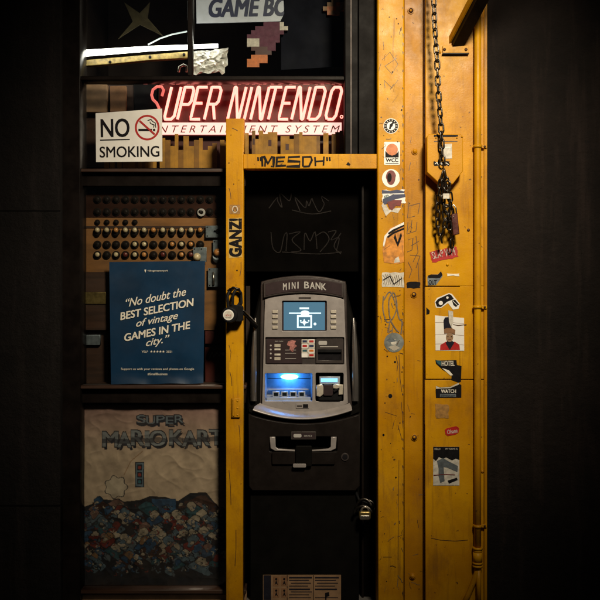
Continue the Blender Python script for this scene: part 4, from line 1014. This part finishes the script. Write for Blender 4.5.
# ---- banner
def wr(x, z):
    v = noise.noise(Vector((x * 2.6, 0, z * 5.0))) * .010 + noise.noise(Vector((x * 7 + z * 5, 3, z * 9 - x * 4))) * .007
    v += abs(noise.noise(Vector((x * 4 - z * 6, 7, z * 4)))) * .012
    return v
import numpy as np
BN = thing('game_banner', 'creased cream fabric banner with game title over a colourful crowded print', 'banner', P(160, 590, .12))
BX0, BX1, BY0, BY1, BS, YB = 80.0, 229.0, 405.5, 588.0, .5, .122
NX, NY = int((BX1 - BX0) / BS) + 1, int((BY1 - BY0) / BS) + 1
gx, gy = np.meshgrid(BX0 + np.arange(NX) * BS, BY0 + np.arange(NY) * BS)
img = np.zeros((NY, NX, 3))
base = np.array((.50, .37, .26)); img[:] = base
tt = np.clip((455 - gy) / 50, 0, 1)[..., None]                     # the print's top band is rose coloured
img = img * (1 - tt) + np.array((.27, .15, .13)) * tt
INK = dict(dk=(.014, .014, .022), blue=(.03, .09, .19), red=(.22, .03, .02), cream=(.52, .42, .31), tan=(.32, .17, .08), teal=(.03, .11, .14), gold=(.32, .18, .05),
           grey=(.13, .155, .18), lb=(.13, .19, .24), rose=(.26, .14, .11), brown=(.075, .028, .018), steel=(.20, .21, .22))
def paint(pts, c, a=1.0):
    pts = np.array(pts); x0, y0 = pts.min(0) - .5; x1, y1 = pts.max(0) + .5
    i0, i1 = max(0, int((x0 - BX0) / BS)), min(NX, int((x1 - BX0) / BS) + 2); j0, j1 = max(0, int((y0 - BY0) / BS)), min(NY, int((y1 - BY0) / BS) + 2)
    if i0 >= i1 or j0 >= j1: return
    X_, Y_ = gx[j0:j1, i0:i1], gy[j0:j1, i0:i1]; ins = np.zeros(X_.shape, bool); n = len(pts)
    for k in range(n):
        (ax, ay), (bx_, by) = pts[k], pts[(k + 1) % n]
        if ay == by: continue
        ins ^= ((ay > Y_) != (by > Y_)) & (X_ < (bx_ - ax) * (Y_ - ay) / (by - ay) + ax)
    img[j0:j1, i0:i1][ins] = img[j0:j1, i0:i1][ins] * (1 - a) + np.array(INK[c]) * a
def pline(pts, w_, c):
    for (ax, ay), (bx_, by) in zip(pts, pts[1:]):
        L = math.hypot(bx_ - ax, by - ay) or 1; nx, ny = -(by - ay) / L * w_ / 2, (bx_ - ax) / L * w_ / 2
        paint([(ax + nx, ay + ny), (bx_ + nx, by + ny), (bx_ - nx, by - ny), (ax - nx, ay - ny)], c)
def ptext(t, x0, y0, x1, y1, c, bold=0, fn=None):
    cu = bpy.data.curves.new('t', 'FONT'); cu.body = t; pass
    o_ = bpy.data.objects.new('t', cu); me = bpy.data.meshes.new_from_object(o_); bpy.data.objects.remove(o_); bpy.data.curves.remove(cu)
    v = np.array([q.co[:2] for q in me.vertices]); lo, hi = v.min(0), v.max(0)
    v = (v - lo) / (hi - lo); v[:, 0] = x0 + v[:, 0] * (x1 - x0); v[:, 1] = y1 - v[:, 1] * (y1 - y0)
    me.calc_loop_triangles()
    for t_ in me.loop_triangles: paint([v[q] for q in t_.vertices], c)
    bpy.data.meshes.remove(me)
for ch, xa, xb, dy in (('S', 137, 145.6, 0), ('U', 146.4, 155, 1), ('P', 156.2, 164.6, .4), ('E', 166, 173.4, 1), ('R', 174.6, 183.8, 0)):
    for q in ((-.8, -.8), (.8, .8), (.8, -.8), (-.8, .8), (1.6, 1.8)): ptext(ch, xa + q[0], 415.2 + dy + q[1], xb + q[0], 424.4 + dy + q[1], 'dk')
    ptext(ch, xa, 415.2 + dy, xb, 423 + dy, 'grey', .0)
for ch, xa, xb, dy in (('M', 103, 117.6, 1.4), ('A', 118, 131, 2), ('R', 132, 144, 0), ('I', 145.6, 149, 1), ('O', 150, 165.4, .6), ('K', 170, 182.4, 0), ('A', 182.6, 197, 1), ('R', 198, 209.6, 0), ('T', 209.6, 223.6, -.6)):
    for q in ((-1, -1), (1, 1), (1, -1), (-1, 1), (2.2, 2.4), (1.4, 2.8)): ptext(ch, xa + q[0], 430.4 + dy + q[1], xb + q[0], 445.4 + dy + q[1], 'dk')
    ptext(ch, xa, 430.4 + dy, xb, 445.4 + dy, 'steel')
    for q in (-.6, .6): ptext(ch, xa + q, 430.4 + dy, xb + q, 445.4 + dy, 'steel')
    paint([(xa - .6, 437.6 + dy), ((xa + xb) / 2, 436.4 + dy), (xb + .6, 438 + dy), (xb + .6, 441.6 + dy), (xa - .6, 442 + dy)], 'dk', .75)
# traffic signal, cloud
paint([(135.4, 461.8), (144.4, 462), (144, 487.4), (135, 487)], 'dk'); paint([(136.2, 462.6), (143.6, 462.8), (143.2, 486.6), (135.8, 486.2)], 'lb', .8)
for y, c in ((467.4, 'red'), (474.6, 'red'), (481.6, 'teal')):
    paint([(137.4, y - 2.9), (142.2, y - 2.9), (142, y + 2.9), (137.2, y + 2.9)], 'dk'); paint(ell(139.7, y, 1.7, 1.7, 14), c)
for f_, c in ((1, 'dk'), (.93, 'cream')):
    paint([(116 + f_ * (11 + 1.3 * math.cos(R(a * 7))) * math.cos(R(a)), 487 - f_ * (11 + 1.3 * math.cos(R(a * 7))) * math.sin(R(a))) for a in range(0, 360, 6)], c)
pline([(124, 475), (131, 461), (143, 451)], .7, 'tan')
before = img.copy()
# crowded lower print: generic round shapes and little wheeled carts, packed and outlined
paint([(80, 508), (92, 504), (105, 499), (122, 502), (140, 500), (150, 496), (166, 497), (178, 501), (190, 493), (206, 492), (214, 502), (218, 514), (229, 512), (229, 590), (80, 590)], 'dk')
for b_ in ([(152, 499), (176, 499), (176, 512), (150, 514)], [(196, 517), (229, 514), (229, 552), (206, 540)], [(80, 530), (112, 533), (116, 552), (80, 556)], [(80, 512), (98, 508), (104, 520), (80, 524)]): paint(b_, 'blue')
def blob(x, y, rx, ry, c, k, ol=.9):
    am = .12 + .22 * ((k * 37) % 10) / 10
    f_ = lambda e: [(x + (rx + e) * (1 + am * math.sin(a * 3 + k) + .4 * am * math.sin(a * 5 + 2 * k)) * math.cos(a + .3 * math.sin(k)), y + (ry + e) * (1 + am * math.cos(a * 2 + k) + .3 * am * math.sin(a * 7 + k)) * math.sin(a)) for a in [q * math.pi / 14 for q in range(28)]]
    paint(f_(ol), 'dk'); paint(f_(0), c)
rnd = random.Random(5)
blob(196, 508, 17, 14, 'brown', 1); blob(181, 514, 6, 4, 'gold', 2)
blob(150, 510, 9, 7, 'teal', 4); blob(114, 506, 8, 6, 'rose', 2)
for k in range(125):
    y = 506 + (k / 125) * 64 + rnd.uniform(-4, 4); x = rnd.uniform(84, 226); r0 = rnd.choice((rnd.uniform(2.2, 4.5), rnd.uniform(4, 8.2))) * (1 + .35 * (y - 510) / 60)
    if y > 566 and rnd.random() < .6: continue
    blob(x, y, r0 * 1.15, r0 * .75, rnd.choice(('blue', 'blue', 'red', 'teal', 'brown', 'lb', 'dk', 'grey', 'cream', 'lb')), k)
    for q in (-1, 1):
        if rnd.random() < .75: blob(x + q * r0 * .95, y + r0 * .7, r0 * .34, r0 * .42, rnd.choice(('dk', 'grey')), k, .4)
    blob(x + rnd.uniform(-1, 1), y - r0 * .7, r0 * .62, r0 * .58, rnd.choice(('cream', 'tan', 'red', 'cream', 'lb', 'rose', 'cream', 'blue')), k + 1, .5)
    if rnd.random() < .6: blob(x + rnd.uniform(-1, 1) * r0 * .3, y - r0 * .45, r0 * .28, r0 * .22, 'cream', k, .3)
for k in range(420):
    x, y = rnd.uniform(82, 227), rnd.uniform(505, 574); a = rnd.uniform(0, 3.1); L = rnd.uniform(.8, 3.4)
    pline([(x, y), (x + math.cos(a) * L, y + math.sin(a) * L), (x + math.cos(a + .9) * L * 1.5, y + math.sin(a + .9) * L * 1.3)], rnd.uniform(.5, 1.1), rnd.choice(('dk', 'dk', 'dk', 'cream', 'blue', 'lb', 'red')))
crowd = (np.abs(img - before).max(-1) > 1e-6).astype(float)[..., None]; nzz = np.random.default_rng(3).uniform(.55, 1.0, (NY // 5 + 2, NX // 5 + 2)).repeat(5, 0).repeat(5, 1)[:NY, :NX, None]
img = img * (1 - crowd) + img * crowd * .74 * nzz
def wr(px, py):
    u, v = px / 100, py / 100
    a = noise.noise(Vector((u * 1.6, 0, v * 1.6))) * .012
    d_ = Vector((u * 3.2 + v * 2.0, 3, v * 2.2 - u * 1.8)); q = abs(noise.noise(d_)); a += max(0, .30 - q) ** 2 * -.050
    d_ = Vector((u * 2.4 - v * 5, 9, v * 3.1 + u * 3.0)); q = abs(noise.noise(d_)); a += max(0, .25 - q) ** 2 * -.06
    return a * .45 + noise.noise(Vector((u * 5 + v * 1.2, 5, v * 1.5))) * .0055 + noise.noise(Vector((u * 12 - v * 5, 8, v * 4))) * .0022 + abs(noise.noise(Vector((u * 7 + v * 3, 2, v * 9 - u * 2)))) * .0028
vs = []; 
for j in range(NY):
    for i_ in range(NX):
        px, py = gx[j, i_], gy[j, i_]; p = P(px, py, YB); p.y += min(.02, max(-.012, wr(px, py))); vs.append(p)
me = bpy.data.meshes.new('cloth'); fs = [(j * NX + i_, j * NX + i_ + 1, (j + 1) * NX + i_ + 1, (j + 1) * NX + i_) for j in range(NY - 1) for i_ in range(NX - 1)]
me.from_pydata([v - ORG[BN.name] for v in vs], [], fs); me.polygons.foreach_set('use_smooth', [True] * len(fs))
at = me.color_attributes.new('print', 'FLOAT_COLOR', 'POINT')
at.data.foreach_set('color', np.concatenate([img.reshape(-1, 3), np.ones((NX * NY, 1))], 1).astype(np.float32).ravel())
pm = bpy.data.materials.new('printed_cloth'); t, b_ = nodes(pm); an = t.nodes.new('ShaderNodeAttribute'); an.attribute_name = 'print'
t.links.new(mixc(t, ramp(t, tnoise(t, 14, 6), .4, .75, 0, .45), an.outputs['Color'], (.05, .03, .02)), b_.inputs['Base Color']); b_.inputs['Roughness'].default_value = .85
bump(t, b_, tnoise(t, 300, 2), .2, .001); me.materials.append(pm)
cl_ = bpy.data.objects.new('cloth', me); COL.objects.link(cl_); cl_.parent = BN
o = MB(); o.tube([P(80, 405.5, .13), P(228, 405.5, .13)], .006, 'wood', seg=10); o.build('hanging_rod', BN)

print('links', LN[0], 'objects', len(SC.objects))
